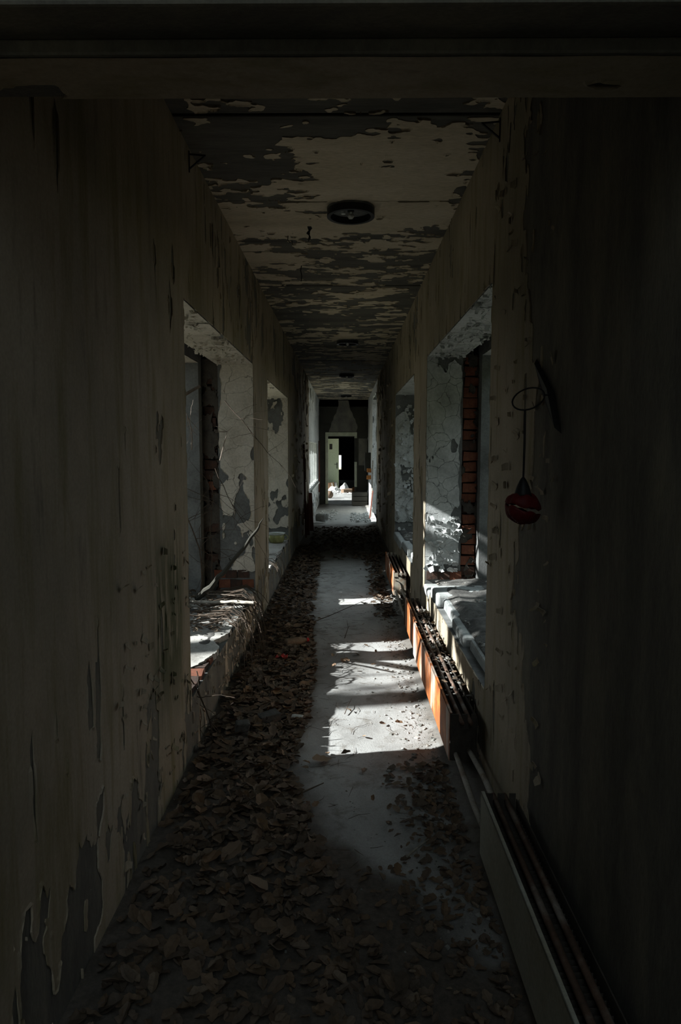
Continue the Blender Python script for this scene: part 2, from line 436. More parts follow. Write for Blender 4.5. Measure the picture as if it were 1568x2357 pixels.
M['soil'] = m_surface('humus', (0.07, 0.052, 0.038), (0.025, 0.02, 0.016), (0.12, 0.09, 0.06), 6, 50, bstr=1.0, bdist=0.015)

def m_glass():
    m, nt, bs = new_mat('bulb_glass')
    bs.inputs['Base Color'].default_value = (0.75, 0.75, 0.7, 1); bs.inputs['Roughness'].default_value = 0.15
    bs.inputs['Transmission Weight'].default_value = 0.5
    return m
M['bulb'] = m_glass()

# ------------------------------------------------------------------ structure: walls
def wall_slab(mb, x_in, x_out, y0, y1, z0, z1, openings, mi_face, mi_reveal):
    """wall in the y-z plane between x_in (corridor face) and x_out with rectangular openings; only outer surfaces are made"""
    ys = sorted({y0, y1, *[o[0] for o in openings], *[o[1] for o in openings]})
    zs = sorted({z0, z1, *[o[2] for o in openings], *[o[3] for o in openings]})
    ys = [y for y in ys if y0 <= y <= y1]; zs = [z for z in zs if z0 <= z <= z1]
    def solid(i, j):
        if i < 0 or j < 0 or i >= len(ys) - 1 or j >= len(zs) - 1: return False
        yc, zc = (ys[i] + ys[i + 1]) / 2, (zs[j] + zs[j + 1]) / 2
        return not any(o[0] < yc < o[1] and o[2] < zc < o[3] for o in openings)
    s = 1 if x_out > x_in else -1
    def q(vs, mi, flip):
        f = (0, 1, 2, 3) if not flip else (3, 2, 1, 0)
        mb.add(vs, [f], mi)
    for i in range(len(ys) - 1):
        for j in range(len(zs) - 1):
            if not solid(i, j): continue
            a, b, c, d = ys[i], ys[i + 1], zs[j], zs[j + 1]
            q([(x_in, a, c), (x_in, b, c), (x_in, b, d), (x_in, a, d)], mi_face, s > 0)
            q([(x_out, a, c), (x_out, b, c), (x_out, b, d), (x_out, a, d)], mi_reveal, s < 0)
            if not solid(i - 1, j): q([(x_in, a, c), (x_out, a, c), (x_out, a, d), (x_in, a, d)], mi_reveal, s < 0)
            if not solid(i + 1, j): q([(x_in, b, c), (x_out, b, c), (x_out, b, d), (x_in, b, d)], mi_reveal, s > 0)
            if not solid(i, j - 1): q([(x_in, a, c), (x_out, a, c), (x_out, b, c), (x_in, b, c)], mi_reveal, s > 0)
            if not solid(i, j + 1): q([(x_in, a, d), (x_out, a, d), (x_out, b, d), (x_in, b, d)], mi_reveal, s < 0)

Y_BACK, Y_END = -5.0, 20.0
ROOF_EDGE = 0.6
def grow(ops, d, near=0.0):
    return [(a - d - near, b + d, c, e + d) for a, b, c, e in ops]

def build_wall(name, X, s, ops, mats, label):
    mb = MB()
    big = [o for o in ops if o[1] < 12]; small = [o for o in ops if o[1] > 12]
    wall_slab(mb, X, X + s * 0.30, Y_BACK, Y_END, -0.35, 3.25, ops, 0, 1)
    wall_slab(mb, X + s * 0.30, X + s * 0.43, Y_BACK, Y_END, -0.35, 3.25, grow(big, 0.09, 0.05) + small, 1, 2)
    wall_slab(mb, X + s * 0.43, X + s * TH, Y_BACK, Y_END, -0.35, 3.25, [(a - 0.14, b - 0.12, c - 0.05, e) for a, b, c, e in big] + [(a, b, c, e) for a, b, c, e in small], 1, 1)  # outer opening offset to admit the sun and shade the far jamb
    o = mb.build(name, mats)
    tag(o, label, None, None, 'structure')
    return o

wall_left = build_wall('wall_left', XL, -1, L_OPEN, [M['bare'], M['reveal_bare'], M['mortar']], 'peeling beige corridor wall on the left with deep window openings')
wall_right = build_wall('wall_right', XR, 1, [R_BACK] + R_OPEN, [M['bare'], M['reveal_bare'], M['mortar']], 'peeling beige corridor wall on the right with deep window openings')

# paint layers on the corridor faces
def wall_fn(openings, side, y_off):
    def fn(u, v):
        y, z = u + y_off, v + ZF
        n = fbm(y * 5.0 + side * 31, z * 1.9, 0, 5, 3 + side)          # tall blotches
        n2 = fbm(y * 26 + 5, z * 8.0, 0, 4, 21 + side)
        slit = fbm(y * 22 + 9, z * 2.6, 0, 3, 41 + side)
        val = 0.22 + (n2 - 0.5) * 0.95 + (0.5 - n) * 1.5
        if side == 0:
            keep = 0.30 - 0.52 * sstep(0.80, 0.10, z) - 0.34 * sstep(3.3, 5.7, y) * sstep(2.0, 2.5, z) - 0.16 * sstep(7, 12, y) - 0.22 * sstep(0.5, 0.2, z) * sstep(3.0, 3.4, y)
        else:
            keep = 0.17 - 0.76 * sstep(2.80, 2.35, y + 0.12 * np.sin(z * 5)) - 0.20 * sstep(3.6, 6, y) * sstep(2.3, 2.8, z) - 0.12 * sstep(0.5, 0.0, z) - 0.12 * sstep(7, 12, y)
        val = val + keep
        if side == 1: val = val - 3.0 * sstep(2.35, 2.15, y)
        val = np.minimum(val, (0.735 - slit) * 2.2 + 0.02)
        # never across a window opening
        for (a, b, c, d) in openings:
            dx = np.maximum(np.maximum(a - y, y - b), np.maximum(c - z, z - d))
            val = np.minimum(val, dx * 4 + 0.001)
        return val
    return fn
def paint(wall, X, N, ops, side, mat):
    skin('paint_layer', wall, (X, 0.2, ZF), (0, 1, 0), (0, 0, 1), (N, 0, 0), 9.3, ZC - ZF, 0.015, wall_fn(ops, side, 0.2), 0.0025, mat, 0.005, seed=side, wob=0.0012)
    skin('paint_layer', wall, (X, 9.5, ZF), (0, 1, 0), (0, 0, 1), (N, 0, 0), 4.85, ZC - ZF, 0.05, wall_fn(ops, side, 9.5), 0.004, mat, 0.02, seed=side, wob=0.002)
    skin('limewash_light_layer', wall, (X, 14.36, ZF), (0, 1, 0), (0, 0, 1), (N, 0, 0), 5.6, ZC - ZF, 0.06, lambda u, v: np.minimum(wall_fn(ops, side, 14.36)(u, v) + 0.25, 2) , 0.005, M['reveal'], 0.02, seed=side, wob=0.002)  # white limewash here also stands in for the far end's strong light
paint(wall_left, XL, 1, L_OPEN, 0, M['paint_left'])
paint(wall_right, XR, -1, R_OPEN, 1, M['paint_right'])

# far jambs, soffits
def jamb_fn(wid, seed, lo=0.12, hole=0.0, edge=0.02, side=0, top=0.0):
    def fn(u, v):
        n = fbm(u * 9, v * 5, 0, 5, seed); big = fbm(u * 3.4, v * 1.7, 0, 4, seed + 9)
        val = 0.24 + hole + (0.5 - n) * 1.0 + (0.5 - big) * 1.6 - 0.5 * top * sstep(1.45, 1.85, v)
        rag = wid - edge - 0.06 * fbm(v * 6, v * 0 + 2, 0, 4, seed + 3)
        val = np.minimum(val, (rag - u) * 8)
        rag2 = lo + 0.10 * fbm(u * 9, u * 0, 0, 4, seed + 4)
        return np.minimum(val, (v - rag2) * 8)
    return fn
def soffit_fn(seed, keep=0.3):
    def fn(u, v):
        n = fbm(u * 8, v * 18, 0, 5, seed); big = fbm(u * 3, v * 5, 0, 3, seed + 5)
        return keep + (0.5 - n) * 1.6 + (0.5 - big) * 0.7
    return fn
def reveals(wall, X, s, ops, paintm, seed):
    for k, (a, b, c, d) in enumerate(ops):
        if a > 12: continue
        skin('jamb_plaster', wall, (X, b, c), (s, 0, 0), (0, 0, 1), (0, -1, 0), 0.30, d - c, 0.011, jamb_fn(0.31, seed + k, 0.14, edge=0.0, top=1.0 if s > 0 else 0.0), 0.009, paintm, 0.014, seed + k)
        skin('jamb_plaster', wall, (X + s * 0.43, b, c), (s, 0, 0), (0, 0, 1), (0, -1, 0), 0.23, d - c, 0.02, jamb_fn(0.5, seed + k + 50, 0.05), 0.008, paintm, 0.01, seed + k)
        skin('soffit_plaster', wall, (X, a, d), (s, 0, 0), (0, 1, 0), (0, 0, -1), 0.30, b - a, 0.014, soffit_fn(seed + k + 20, 0.34), 0.008, paintm, 0.02, seed + k)
        skin('soffit_plaster', wall, (X + s * 0.43, a, d), (s, 0, 0), (0, 1, 0), (0, 0, -1), 0.23, b - a, 0.02, soffit_fn(seed + k + 30, 0.3), 0.008, paintm, 0.01, seed + k)
        skin('jamb_plaster', wall, (X, a, c), (s, 0, 0), (0, 0, 1), (0, 1, 0), 0.30, d - c, 0.03, jamb_fn(0.31, seed + k + 70, 0.1), 0.008, paintm, 0.01, seed + k)
reveals(wall_left, XL, -1, L_OPEN, M['reveal_warm'], 100)
reveals(wall_right, XR, 1, R_OPEN, M['reveal'], 200)
skin('jamb_plaster', wall_left, (XL, 19.0, 0.62), (-1, 0, 0), (0, 0, 1), (0, -1, 0), TH, 1.12, 0.06, lambda u, v: 0.5 + u * 0, 0.02, M['reveal'], 0.0, 9)
skin('jamb_plaster', wall_right, (XR, 16.85, ZF), (1, 0, 0), (0, 0, 1), (0, -1, 0), TH, 2.8, 0.04, lambda u, v: 0.42 - fbm(u * 6, v * 3, 0, 4, 15) * 0.6, 0.012, M['reveal'], 0.01, 10)

# bricks showing where the window frames were torn out
def brick_mesh(w, h, d):
    mb = MB(); mb.box(-w / 2, w / 2, -d / 2, d / 2, -h / 2, h / 2, jit=0.004)
    me = mb.mesh('brick', M['brick']); return me
BR = [brick_mesh(0.115, 0.074, 0.10) for _ in range(5)]
BS = []
for me in BR:
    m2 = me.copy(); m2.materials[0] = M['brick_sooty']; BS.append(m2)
def put_brick(wall, me, loc, sc=(1, 1, 1), rz=0.0):
    o = bpy.data.objects.new('brick', me); link(o, wall); o.location = loc; o.scale = sc
    o.rotation_euler = (rnd.uniform(-.03, .03), rnd.uniform(-.03, .03), rz + rnd.uniform(-.05, .05))
def brick_strip(wall, X, s, op, sooty, z_step=0.088):
    a, b, c, d = op; z = c + 0.05; k = 0
    while z < d + 0.03:
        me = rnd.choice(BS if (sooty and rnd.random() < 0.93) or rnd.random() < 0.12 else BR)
        w = rnd.uniform(0.92, 1.06)
        put_brick(wall, me, (X + s * (0.365 + rnd.uniform(-.006, .006)), b + 0.058 + rnd.uniform(-.012, .014), z), (w, 1, rnd.uniform(.94, 1.04)))
        if k % 2 == 0:
            put_brick(wall, rnd.choice(BR if not sooty else BS), (X + s * (0.30 + rnd.uniform(0, .02)), b + 0.068, z), (0.5, 0.7, 0.98))
        z += z_step; k += 1
brick_strip(wall_right, XR, 1, R_OPEN[0], False)
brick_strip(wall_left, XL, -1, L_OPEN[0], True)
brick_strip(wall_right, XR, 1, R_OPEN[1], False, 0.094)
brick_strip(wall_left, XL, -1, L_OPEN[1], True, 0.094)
for (wall_, X_, s_, op_, cov) in ((wall_left, XL, -1, L_OPEN[0], 0.16), (wall_left, XL, -1, L_OPEN[1], 0.16), (wall_right, XR, 1, R_OPEN[0], -0.10), (wall_right, XR, 1, R_OPEN[1], -0.05)):
    skin('mortar_smear', wall_, (X_ + s_ * 0.295, op_[1] + 0.004, op_[2]), (s_, 0, 0), (0, 0, 1), (0, -1, 0), 0.14, op_[3] - op_[2] + 0.05, 0.009, (lambda cov: lambda u, v: cov + (0.5 - fbm(u * 14, v * 9, 0, 5, 700)) * 1.6)(cov), 0.008, M['mortar'], 0.012, 701, 0.004)
# brick courses exposed under the plaster at the foot of the jambs
for (wall, X, s, op) in ((wall_left, XL, -1, L_OPEN[0]), (wall_right, XR, 1, R_OPEN[0])):
    for r in range(2 if s < 0 else 1):
        for k in range(3):
            put_brick(wall, rnd.choice(BS + BR), (X + s * (0.06 + 0.10 * k + 0.04 * r), op[1] + 0.032, op[2] + 0.10 + 0.082 * r), (0.82, 0.9, 0.9))

# ---- window sills
sl_fn_seed = 300
def sill_fn(wid, front, seed, breaks=()):
    def fn(u, v):
        # u: distance outwards from the corridor face, v: along the wall
        rag = front + 0.030 * (fbm(v * 14, v * 0 + 1, 0, 4, seed) - 0.3)
        for (p, w, dd) in breaks:
            rag = rag + dd * np.exp(-((v - p) / w) ** 2) * (0.75 + 0.5 * fbm(v * 30, v * 0, 0, 3, seed + 2))
        return np.minimum((u - rag) * 6, 0.25 + (0.5 - fbm(u * 7, v * 7, 0, 4, seed + 8)) * 0.8)
    return fn
for k, (a, b, c, d) in enumerate(L_OPEN[:2]):
    br = ((0.30, 0.20, 0.14), (0.95, 0.10, 0.06), (1.35, 0.05, 0.04), (2.1, 0.15, 0.05)) if k == 0 else ((1.2, 0.1, 0.02),)
    skin('sill_screed', wall_left, (XL, a - 0.02, c), (-1, 0, 0), (0, 1, 0), (0, 0, 1), TH, b - a + 0.04, 0.012, sill_fn(TH, -0.005, 300 + k, br), 0.035, M['sill'], 0.01, 300 + k, 0.003)
# bricks laid bare where the near corner of the left sill broke away
for k in range(5):
    put_brick(wall_left, rnd.choice(BS + BR), (XL - 0.065, 3.36 + k * 0.125, 0.262), (0.95, 1.12, 0.95))
# broken front course: a rough notch lower down the left sill wall
def blockmesh(x0, x1, y0, y1, z0, z1, jit): 
    mb = MB(); mb.box(x0, x1, y0, y1, z0, z1, jit=jit); return mb
for k, (y0, y1, xf, zt) in enumerate(((3.26, 3.92, 0.735, 0.395), (3.94, 4.42, 0.70, 0.405), (4.44, 4.98, 0.725, 0.41), (5.0, 5.38, 0.69, 0.425), (5.40, 5.70, 0.665, 0.375),
                                      (6.78, 7.35, 0.72, 0.40), (7.37, 8.1, 0.69, 0.42), (8.12, 9.2, 0.665, 0.40))):
    o = blockmesh(xf, XR + TH - 0.02, y0, y1, 0.30, zt, 0.006).build('sill_block', M['coping'], wall_right, bevel=0.016)

# dirt lying on the sills
def dirt_patch(name, parent, x0, x1, y0, y1, z, seed, mat, amp=0.03, cell=0.02, keepf=None):
    nx, ny = int((x1 - x0) / cell), int((y1 - y0) / cell)
    xs, ys = np.linspace(x0, x1, nx + 1), np.linspace(y0, y1, ny + 1)
    X, Y = np.meshgrid(xs, ys, indexing='ij')
    edge = np.minimum(np.minimum(X - x0, x1 - X), np.minimum(Y - y0, y1 - Y)) / 0.06
    h = (fbm(X * 6, Y * 6, 0, 5, seed) - 0.42) * 2 * amp
    if keepf is not None: h = h + keepf(X, Y)
    h = np.where(edge < 1, h * np.clip(edge, 0, 1) - 0.02 * (1 - np.clip(edge, 0, 1)), h)
    V = np.stack([X, Y, z + h], -1).reshape(-1, 3)
    idx = np.arange((nx + 1) * (ny + 1)).reshape(nx + 1, ny + 1)
    Fc = np.stack([idx[:-1, :-1], idx[1:, :-1], idx[1:, 1:], idx[:-1, 1:]], -1).reshape(-1, 4)
    me = bpy.data.meshes.new(name); me.from_pydata(V.tolist(), [], Fc.tolist()); me.materials.append(mat)
    me.polygons.foreach_set('use_smooth', [True] * len(me.polygons)); me.update()
    o = bpy.data.objects.new(name, me); link(o, parent); return o
for k, (x0, x1, y0, y1, z) in enumerate(((0.755, 1.30, 3.24, 5.66, 0.425), (0.74, 1.30, 6.8, 9.2, 0.425))):
    tag(dirt_patch('dirt_layer', wall_right, x0, x1, y0, y1, z, 400 + k, M['sill_dirt'], 0.035), kind='stuff')
tag(dirt_patch('dirt_layer', wall_left, -1.38, -0.80, 4.05, 5.68, 0.297, 410, M['sill_dirt'], 0.03), kind='stuff')

# ---- floor
def floor_h(X, Y):
    left = sstep(-0.30, -0.74, X + 0.10 * (fbm(Y * 1.7, Y * 0, 0, 3, 77) - 0.5)) * (0.045 + 0.03 * fbm(Y * 2, X * 2, 0, 3, 78))
    left = left * sstep(12.5, 9.5, Y)
    right = sstep(0.44, 0.62, X) * 0.035
    return left + right + (fbm(X * 5, Y * 5, 0, 4, 79) - 0.5) * 0.008
nx, ny = 72, 900
xs, ys = np.linspace(XL - 0.03, XR + 0.03, nx + 1), np.linspace(-5, 20.0, ny + 1)
X, Y = np.meshgrid(xs, ys, indexing='ij')
V = np.stack([X, Y, ZF + floor_h(X, Y)], -1).reshape(-1, 3)
idx = np.arange((nx + 1) * (ny + 1)).reshape(nx + 1, ny + 1)
Fc = np.stack([idx[:-1, :-1], idx[1:, :-1], idx[1:, 1:], idx[:-1, 1:]], -1).reshape(-1, 4)
me = bpy.data.meshes.new('floor'); me.from_pydata(V.tolist(), [], Fc.tolist()); me.materials.append(M['floor'])
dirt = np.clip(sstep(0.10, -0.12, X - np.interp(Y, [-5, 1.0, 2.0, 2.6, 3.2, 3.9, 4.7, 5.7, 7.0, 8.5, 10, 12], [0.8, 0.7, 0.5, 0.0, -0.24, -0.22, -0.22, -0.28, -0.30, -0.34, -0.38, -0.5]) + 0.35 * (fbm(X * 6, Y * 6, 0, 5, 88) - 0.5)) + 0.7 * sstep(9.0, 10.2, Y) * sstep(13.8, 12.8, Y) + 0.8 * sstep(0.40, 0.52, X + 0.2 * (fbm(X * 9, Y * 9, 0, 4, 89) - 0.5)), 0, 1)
dust_light = np.clip(sstep(13.9, 14.9, Y + 0.5 * (fbm(X * 5, Y * 3, 0, 4, 90) - 0.5)) * sstep(19.2, 17.2, Y), 0, 1)  # pale dust that also paints in window light on the far floor
dust_light = np.maximum(dust_light, 0.5 * sstep(5.5, 7.5, Y) * sstep(11.0, 10.0, Y) * (1 - dirt))  # floor lightened to paint in the glow of the second windows
cb = me.color_attributes.new('dust_light', 'FLOAT_COLOR', 'POINT'); cb.data.foreach_set('color', np.repeat(dust_light.reshape(-1, 1), 4, 1).astype(np.float32).ravel())
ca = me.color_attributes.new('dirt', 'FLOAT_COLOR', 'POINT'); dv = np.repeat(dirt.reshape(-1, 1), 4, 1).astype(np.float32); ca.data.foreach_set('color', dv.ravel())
me.polygons.foreach_set('use_smooth', [True] * len(me.polygons)); me.update()
floor = bpy.data.objects.new('floor', me); COL.objects.link(floor)
tag(floor, 'dusty grey concrete corridor floor with dirt banked along the walls', kind='structure')
def fz(x, y): return ZF + float(floor_h(np.array([x * 1.0]), np.array([y * 1.0]))[0])

# ---- ceiling in precast slabs
# roof left open unseen behind the viewpoint for fill light; added wall blocks sun
mb = MB(); mb.box(-1.45, 1.37, ROOF_EDGE, 37, 3.0, 3.3)
ceiling = mb.build('ceiling', M['ceil_bare']); tag(ceiling, 'concrete slab ceiling with flaking beige paint', kind='structure')
edges = [1.45, 2.2, 3.135, 4.166, 5.2, 6.26, 7.24, 8.3, 9.3, 10.4, 11.4, 12.5, 13.5, 14.6, 15.6, 16.7, 17.8, 18.9, 20.0]
slab_z = []
for k in range(len(edges) - 1):
    dz = rnd.uniform(-0.005, 0.005); slab_z.append(dz)
    mb = MB(); mb.box(XL - 0.02, XR + 0.02, edges[k] + 0.005, edges[k + 1] - 0.005, ZC + dz, 3.01)
    mb.build('ceiling_slab', M['ceil_bare'], ceiling, bevel=0.006)
mb = MB(); mb.box(XL - 0.02, XR + 0.02, ROOF_EDGE, 1.2, ZC - 0.02, 3.01); mb.build('ceiling_slab', M['ceil_bare'], ceiling)
mb = MB(); mb.box(XL - TH, XL, -5.2, ROOF_EDGE, 3.25, 4.35); o = mb.build('sun_blocker', M['outer']); tag(o, 'unseen upper wall added behind the viewpoint to keep the sun out', kind='structure')  # sun blocker, added out of view
def ceil_fn(y0, y1):
    def fn(u, v):
        x, y = u + XL, v + y0
        n = 0.6 * fbm(x * 4.5 + 3, y * 8.5, 0, 6, 61) + 0.4 * fbm(x * 14 + 3, y * 30, 0, 4, 66); big = fbm(x * 1.1 + 4, y * 1.3, 0, 3, 62)
        val = (n - 0.5) * 3.0 + (big - 0.5) * 1.0 + 0.06
        val = val + 0.42 * np.exp(-((x - 0.25) / 0.45) ** 2 - ((y - 3.75) / 0.45) ** 2) + 0.30 * np.exp(-((y - 4.45) / 0.28) ** 2) - 0.36 * np.exp(-((x + 0.45) / 0.32) ** 2 - ((y - 3.65) / 0.5) ** 2)
        val = val - 0.18 * sstep(5.0, 5.8, y)
        e = np.minimum(v, (y1 - y0) - v)
        return np.minimum(val, (e - 0.004) * 6)
    return fn
for k in range(len(edges) - 1):
    a, b = edges[k] + 0.008, edges[k + 1] - 0.008
    skin('ceiling_paint', ceiling, (XL, a, ZC + slab_z[k]), (1, 0, 0), (0, 1, 0), (0, 0, -1), XR - XL, b - a, 0.012 if k < 5 else 0.03, ceil_fn(a, b), 0.003, M['ceil_paint'], 0.008, 500 + k)

# ---- header beam just in front of the camera
mb = MB()
mb.box(XL - 0.01, XR + 0.01, 1.30, 1.45, 2.21, 3.0)
mb.box(XL - 0.01, XR + 0.01, 1.20, 1.30, 2.235, 3.0)
o = mb.build('trim_1', M['bare'], bevel=0.006); tag(o, 'dark plastered header beam crossing the corridor overhead', kind='structure')
skin('paint_layer', o, (XL, 1.303, 2.21), (1, 0, 0), (0, 1, 0), (0, 0, -1), XR - XL, 0.145, 0.01, lambda u, v: 0.22 + (0.5 - fbm(u * 4, v * 8, 0, 5, 91)) * 1.2, 0.003, M['paint_right'], 0.006, 91)

# ---- wall behind the camera, with an unseen doorway added to let in light
def cross_wall(name, y0, y1, x0, x1, z0, z1, op, mats, label):
    mb = MB()
    a, b, c, d = op
    mb.box(x0, a, y0, y1, z0, z1); mb.box(b, x1, y0, y1, z0, z1); mb.box(a, b, y0, y1, d, z1)
    if c > z0: mb.box(a, b, y0, y1, z0, c)
    o = mb.build(name, mats); tag(o, label, kind='structure'); return o
cross_wall('wall_back', -5.2, -5.0, -1.45, 1.37, -0.35, 3.3, (-0.5, 0.45, ZF, 2.05), M['bare'], 'bare wall behind the viewpoint with a doorway added for light')
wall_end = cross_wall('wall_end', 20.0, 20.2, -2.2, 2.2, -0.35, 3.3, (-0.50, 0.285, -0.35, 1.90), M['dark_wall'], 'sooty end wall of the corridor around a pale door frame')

# ---- far rooms
def quadbox(mb, x0, x1, y0, y1, z0, z1): mb.box(x0, x1, y0, y1, z0, z1)
mb = MB(); mb.box(-2.4, 2.4, 20.0, 36.4, -0.35, ZF)
o = mb.build('floor_far', M['floor_far']); tag(o, 'dusty floor of the rooms beyond the corridor door', kind='structure')
mb = MB(); mb.box(-2.4, 2.4, 20.0, 36.4, 2.75, 3.3)
o = mb.build('ceiling_far', M['ceil_bare']); tag(o, 'dark ceiling of the rooms beyond the door', kind='structure')
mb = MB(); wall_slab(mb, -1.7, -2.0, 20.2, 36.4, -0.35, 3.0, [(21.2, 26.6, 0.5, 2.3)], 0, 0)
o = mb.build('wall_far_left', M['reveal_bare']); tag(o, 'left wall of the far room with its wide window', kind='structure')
mb = MB(); wall_slab(mb, 1.7, 2.0, 20.2, 36.4, -0.35, 3.0, [(21.4, 26.6, 0.6, 2.2)], 0, 0)  # unseen window added to light the door leaf and jug
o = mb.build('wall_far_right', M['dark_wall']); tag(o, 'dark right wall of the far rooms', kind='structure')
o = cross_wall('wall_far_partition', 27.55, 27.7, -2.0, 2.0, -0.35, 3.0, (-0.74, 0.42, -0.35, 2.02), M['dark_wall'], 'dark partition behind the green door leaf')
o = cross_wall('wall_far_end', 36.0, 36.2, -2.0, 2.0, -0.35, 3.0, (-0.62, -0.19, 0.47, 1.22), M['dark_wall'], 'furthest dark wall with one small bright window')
# small window at the very end
win = empty('window_2', (-0.405, 36.0, 0.845)); tag(win, 'small white framed window at the far end of everything', kind='structure')
mb = MB(); mb.box(-0.26, 0.26, -0.04, 0.02, -0.42, -0.375); mb.box(-0.26, 0.26, -0.04, 0.02, 0.375, 0.42); mb.box(-0.26, -0.215, -0.04, 0.02, -0.375, 0.375); mb.box(0.215, 0.26, -0.04, 0.02, -0.375, 0.375)
mb.build('window_frame', M['white_frame'], win)
# barred window on the left of the far corridor
win = empty('window_1', (XL - 0.05, 17.0, 0.62)); tag(win, 'tall white window frame with bars in the left wall far down the corridor', kind='structure')
def wbox(name, y0, y1, z0, z1, x0=-0.03, x1=0.03):
    mb = MB(); mb.box(x0, x1, y0, y1, z0, z1); return mb.build(name, M['white_frame'], win)
wbox('window_frame', -2.0, 2.0, 0.0, 0.06); wbox('window_frame', -2.0, 2.0, 1.06, 1.12)
wbox('window_frame', -2.0, -1.93, 0.06, 1.06); wbox('window_frame', 1.93, 2.0, 0.06, 1.06)
for yy in (-1.0, 0.0, 1.0): wbox('window_bar', yy - 0.035, yy + 0.035, 0.06, 1.06, -0.012, 0.012)
mb = MB(); mb.box(-0.02, 0.10, -2.05, 2.05, -0.05, 0.0); mb.build('window_sill', M['white_frame'], win)
# door frame at the corridor end
fr = empty('door_1', (0, 20.0, ZF)); tag(fr, 'pale yellow-green door frame at the end of the corridor, right jamb partly gone', kind='structure')
def fbox(x0, x1, z0, z1, name='frame_piece', m='cream_frame'):
    mb = MB(); mb.box(x0, x1, -0.03, 0.20, z0 - ZF, z1 - ZF); return mb.build(name, M[m], fr, bevel=0.006)
fbox(-0.57, -0.495, ZF, 1.90); fbox(-0.57, 0.353, 1.90, 2.01); fbox(0.283, 0.353, 1.84, 1.90); fbox(0.283, 0.353, 0.42, 1.15); fbox(0.283, 0.353, ZF, 0.40, m='dark_wall')
# paler patch of wall above the door frame
skin('paint_layer', wall_end, (-0.6, 20.0, 1.98), (1, 0, 0), (0, 0, 1), (0, -1, 0), 1.1, 0.95, 0.03, lambda u, v: (0.40 - np.abs(u - 0.55 + 0.1 * (fbm(v * 5, v * 0, 0, 3, 5) - .5)) - 0.25 * sstep(0.1, 0.9, v)) * 4, 0.006, M['bare'], 0.01, 7)
skin('paint_layer', wall_end, (0.40, 20.0, 1.05), (1, 0, 0), (0, 0, 1), (0, -1, 0), 0.25, 0.78, 0.03, lambda u, v: 0.3 + (0.5 - fbm(u * 6, v * 4, 0, 3, 6)) * 1.0, 0.006, M['bare'], 0.01, 8)

# ------------------------------------------------------------------ outdoors (seen only as light and shade through the windows)
mb = MB(); mb.box(-60, 60, -60, 80, -0.9, -0.55); o = mb.build('ground', M['ground']); tag(o, 'overgrown ground outside the building', kind='structure')

def rpt(p, d, n, step, wob, grav=0.0, r=rnd):
    pts = [Vector(p)]; d = Vector(d).normalized()
    for i in range(n):
        d = (d + Vector((r.uniform(-wob, wob), r.uniform(-wob, wob), r.uniform(-wob, wob) + grav))).normalized()
        pts.append(pts[-1] + d * step)
    return pts
def leaf_cloud(centres, n, size, seed):
    g = np.random.default_rng(seed); mbv = []; mbf = []
    for (cx, cy, cz, rx, ry, rz) in centres:
        P = g.normal(size=(n, 3)); P /= np.linalg.norm(P, axis=1)[:, None]; P *= (g.random((n, 1)) ** 0.4)
        P = P * np.array([rx, ry, rz]) + np.array([cx, cy, cz])
        A = g.normal(size=(n, 3)); A /= np.linalg.norm(A, axis=1)[:, None]
        B = np.cross(A, g.normal(size=(n, 3))); B /= np.linalg.norm(B, axis=1)[:, None]
        s = size * (0.6 + 0.8 * g.random((n, 1)))
        Q = np.stack([P - A * s, P + B * s * 0.45, P + A * s, P - B * s * 0.45], 1)
        b = len(mbv); mbv += Q.reshape(-1, 3).tolist()
        mbf += (np.arange(n * 4).reshape(n, 4) + b).tolist()
    return mbv, mbf
def tree(x, y, h, r, crowns, n, size, label, seed, lean=(0, 0)):
    R = random.Random(seed)
    t = empty('garden_tree', (x, y, -0.55)); tag(t, label, 'tree', 'trees outside the windows')
    mb = MB(); pts = [Vector((lean[0] * k / 8 + R.uniform(-.03, .03), lean[1] * k / 8 + R.uniform(-.03, .03), h * k / 8)) for k in range(9)]
    mb.tube(pts, [r * (1 - 0.07 * k) for k in range(9)], 8)
    for k in range(3, 9):
        for q in range(2):
            a = R.uniform(0, 6.28); bp = rpt(pts[k], (math.cos(a), math.sin(a), 0.5), 6, h * 0.06, 0.25, 0.03, R)
            mb.tube(bp, [r * 0.3 * (1 - i / 7.5) for i in range(7)], 5)
    mb.build('trunk', M['bark'], t)
    if crowns:
        v, f = leaf_cloud(crowns, n, size, seed)
        me = bpy.data.meshes.new('crown'); me.from_pydata(v, [], f); me.materials.append(M['foliage']); me.update()
        c = bpy.data.objects.new('crown', me); link(c, t); tag(c, kind='stuff')
    return t
tree(-4.3, 1.6, 5.0, 0.13, [(0.1, 1.2, 4.15, 0.6, 1.05, 0.62), (0.2, 2.0, 4.3, 0.6, 0.85, 0.62), (0.1, 0.8, 5.0, 0.9, 1.3, 0.8), (0.2, 2.2, 5.2, 0.8, 1.3, 0.8), (0.2, 3.3, 5.3, 0.7, 0.9, 0.6)], 2600, 0.10, 'leafy tree outside the first left window', 5)
tree(-2.1, 4.80, 4.2, 0.15, None, 0, 0, 'leafless trunk close outside the first left window', 6, (0.05, -0.05))
tree(-2.1, 5.52, 4.4, 0.13, None, 0, 0, 'slim leafless trunk added to shade the far jamb of the first left window', 7)  # trunk added to keep sun off the outer reveal
t = empty('shade_shrub', (-2.2, 4.9, -0.55)); v, f = leaf_cloud([(0, -0.60, 1.02, 0.30, 0.24, 0.60), (0, -0.2, 1.04, 0.30, 0.34, 0.60), (0, 0.3, 1.02, 0.30, 0.36, 0.60), (0, 0.8, 1.0, 0.3, 0.34, 0.6)], 2600, 0.055, 71)  # added to darken the sill while leaving the floor patch sunlit
me = bpy.data.meshes.new('foliage'); me.from_pydata(v, [], f); me.materials.append(M['foliage'])
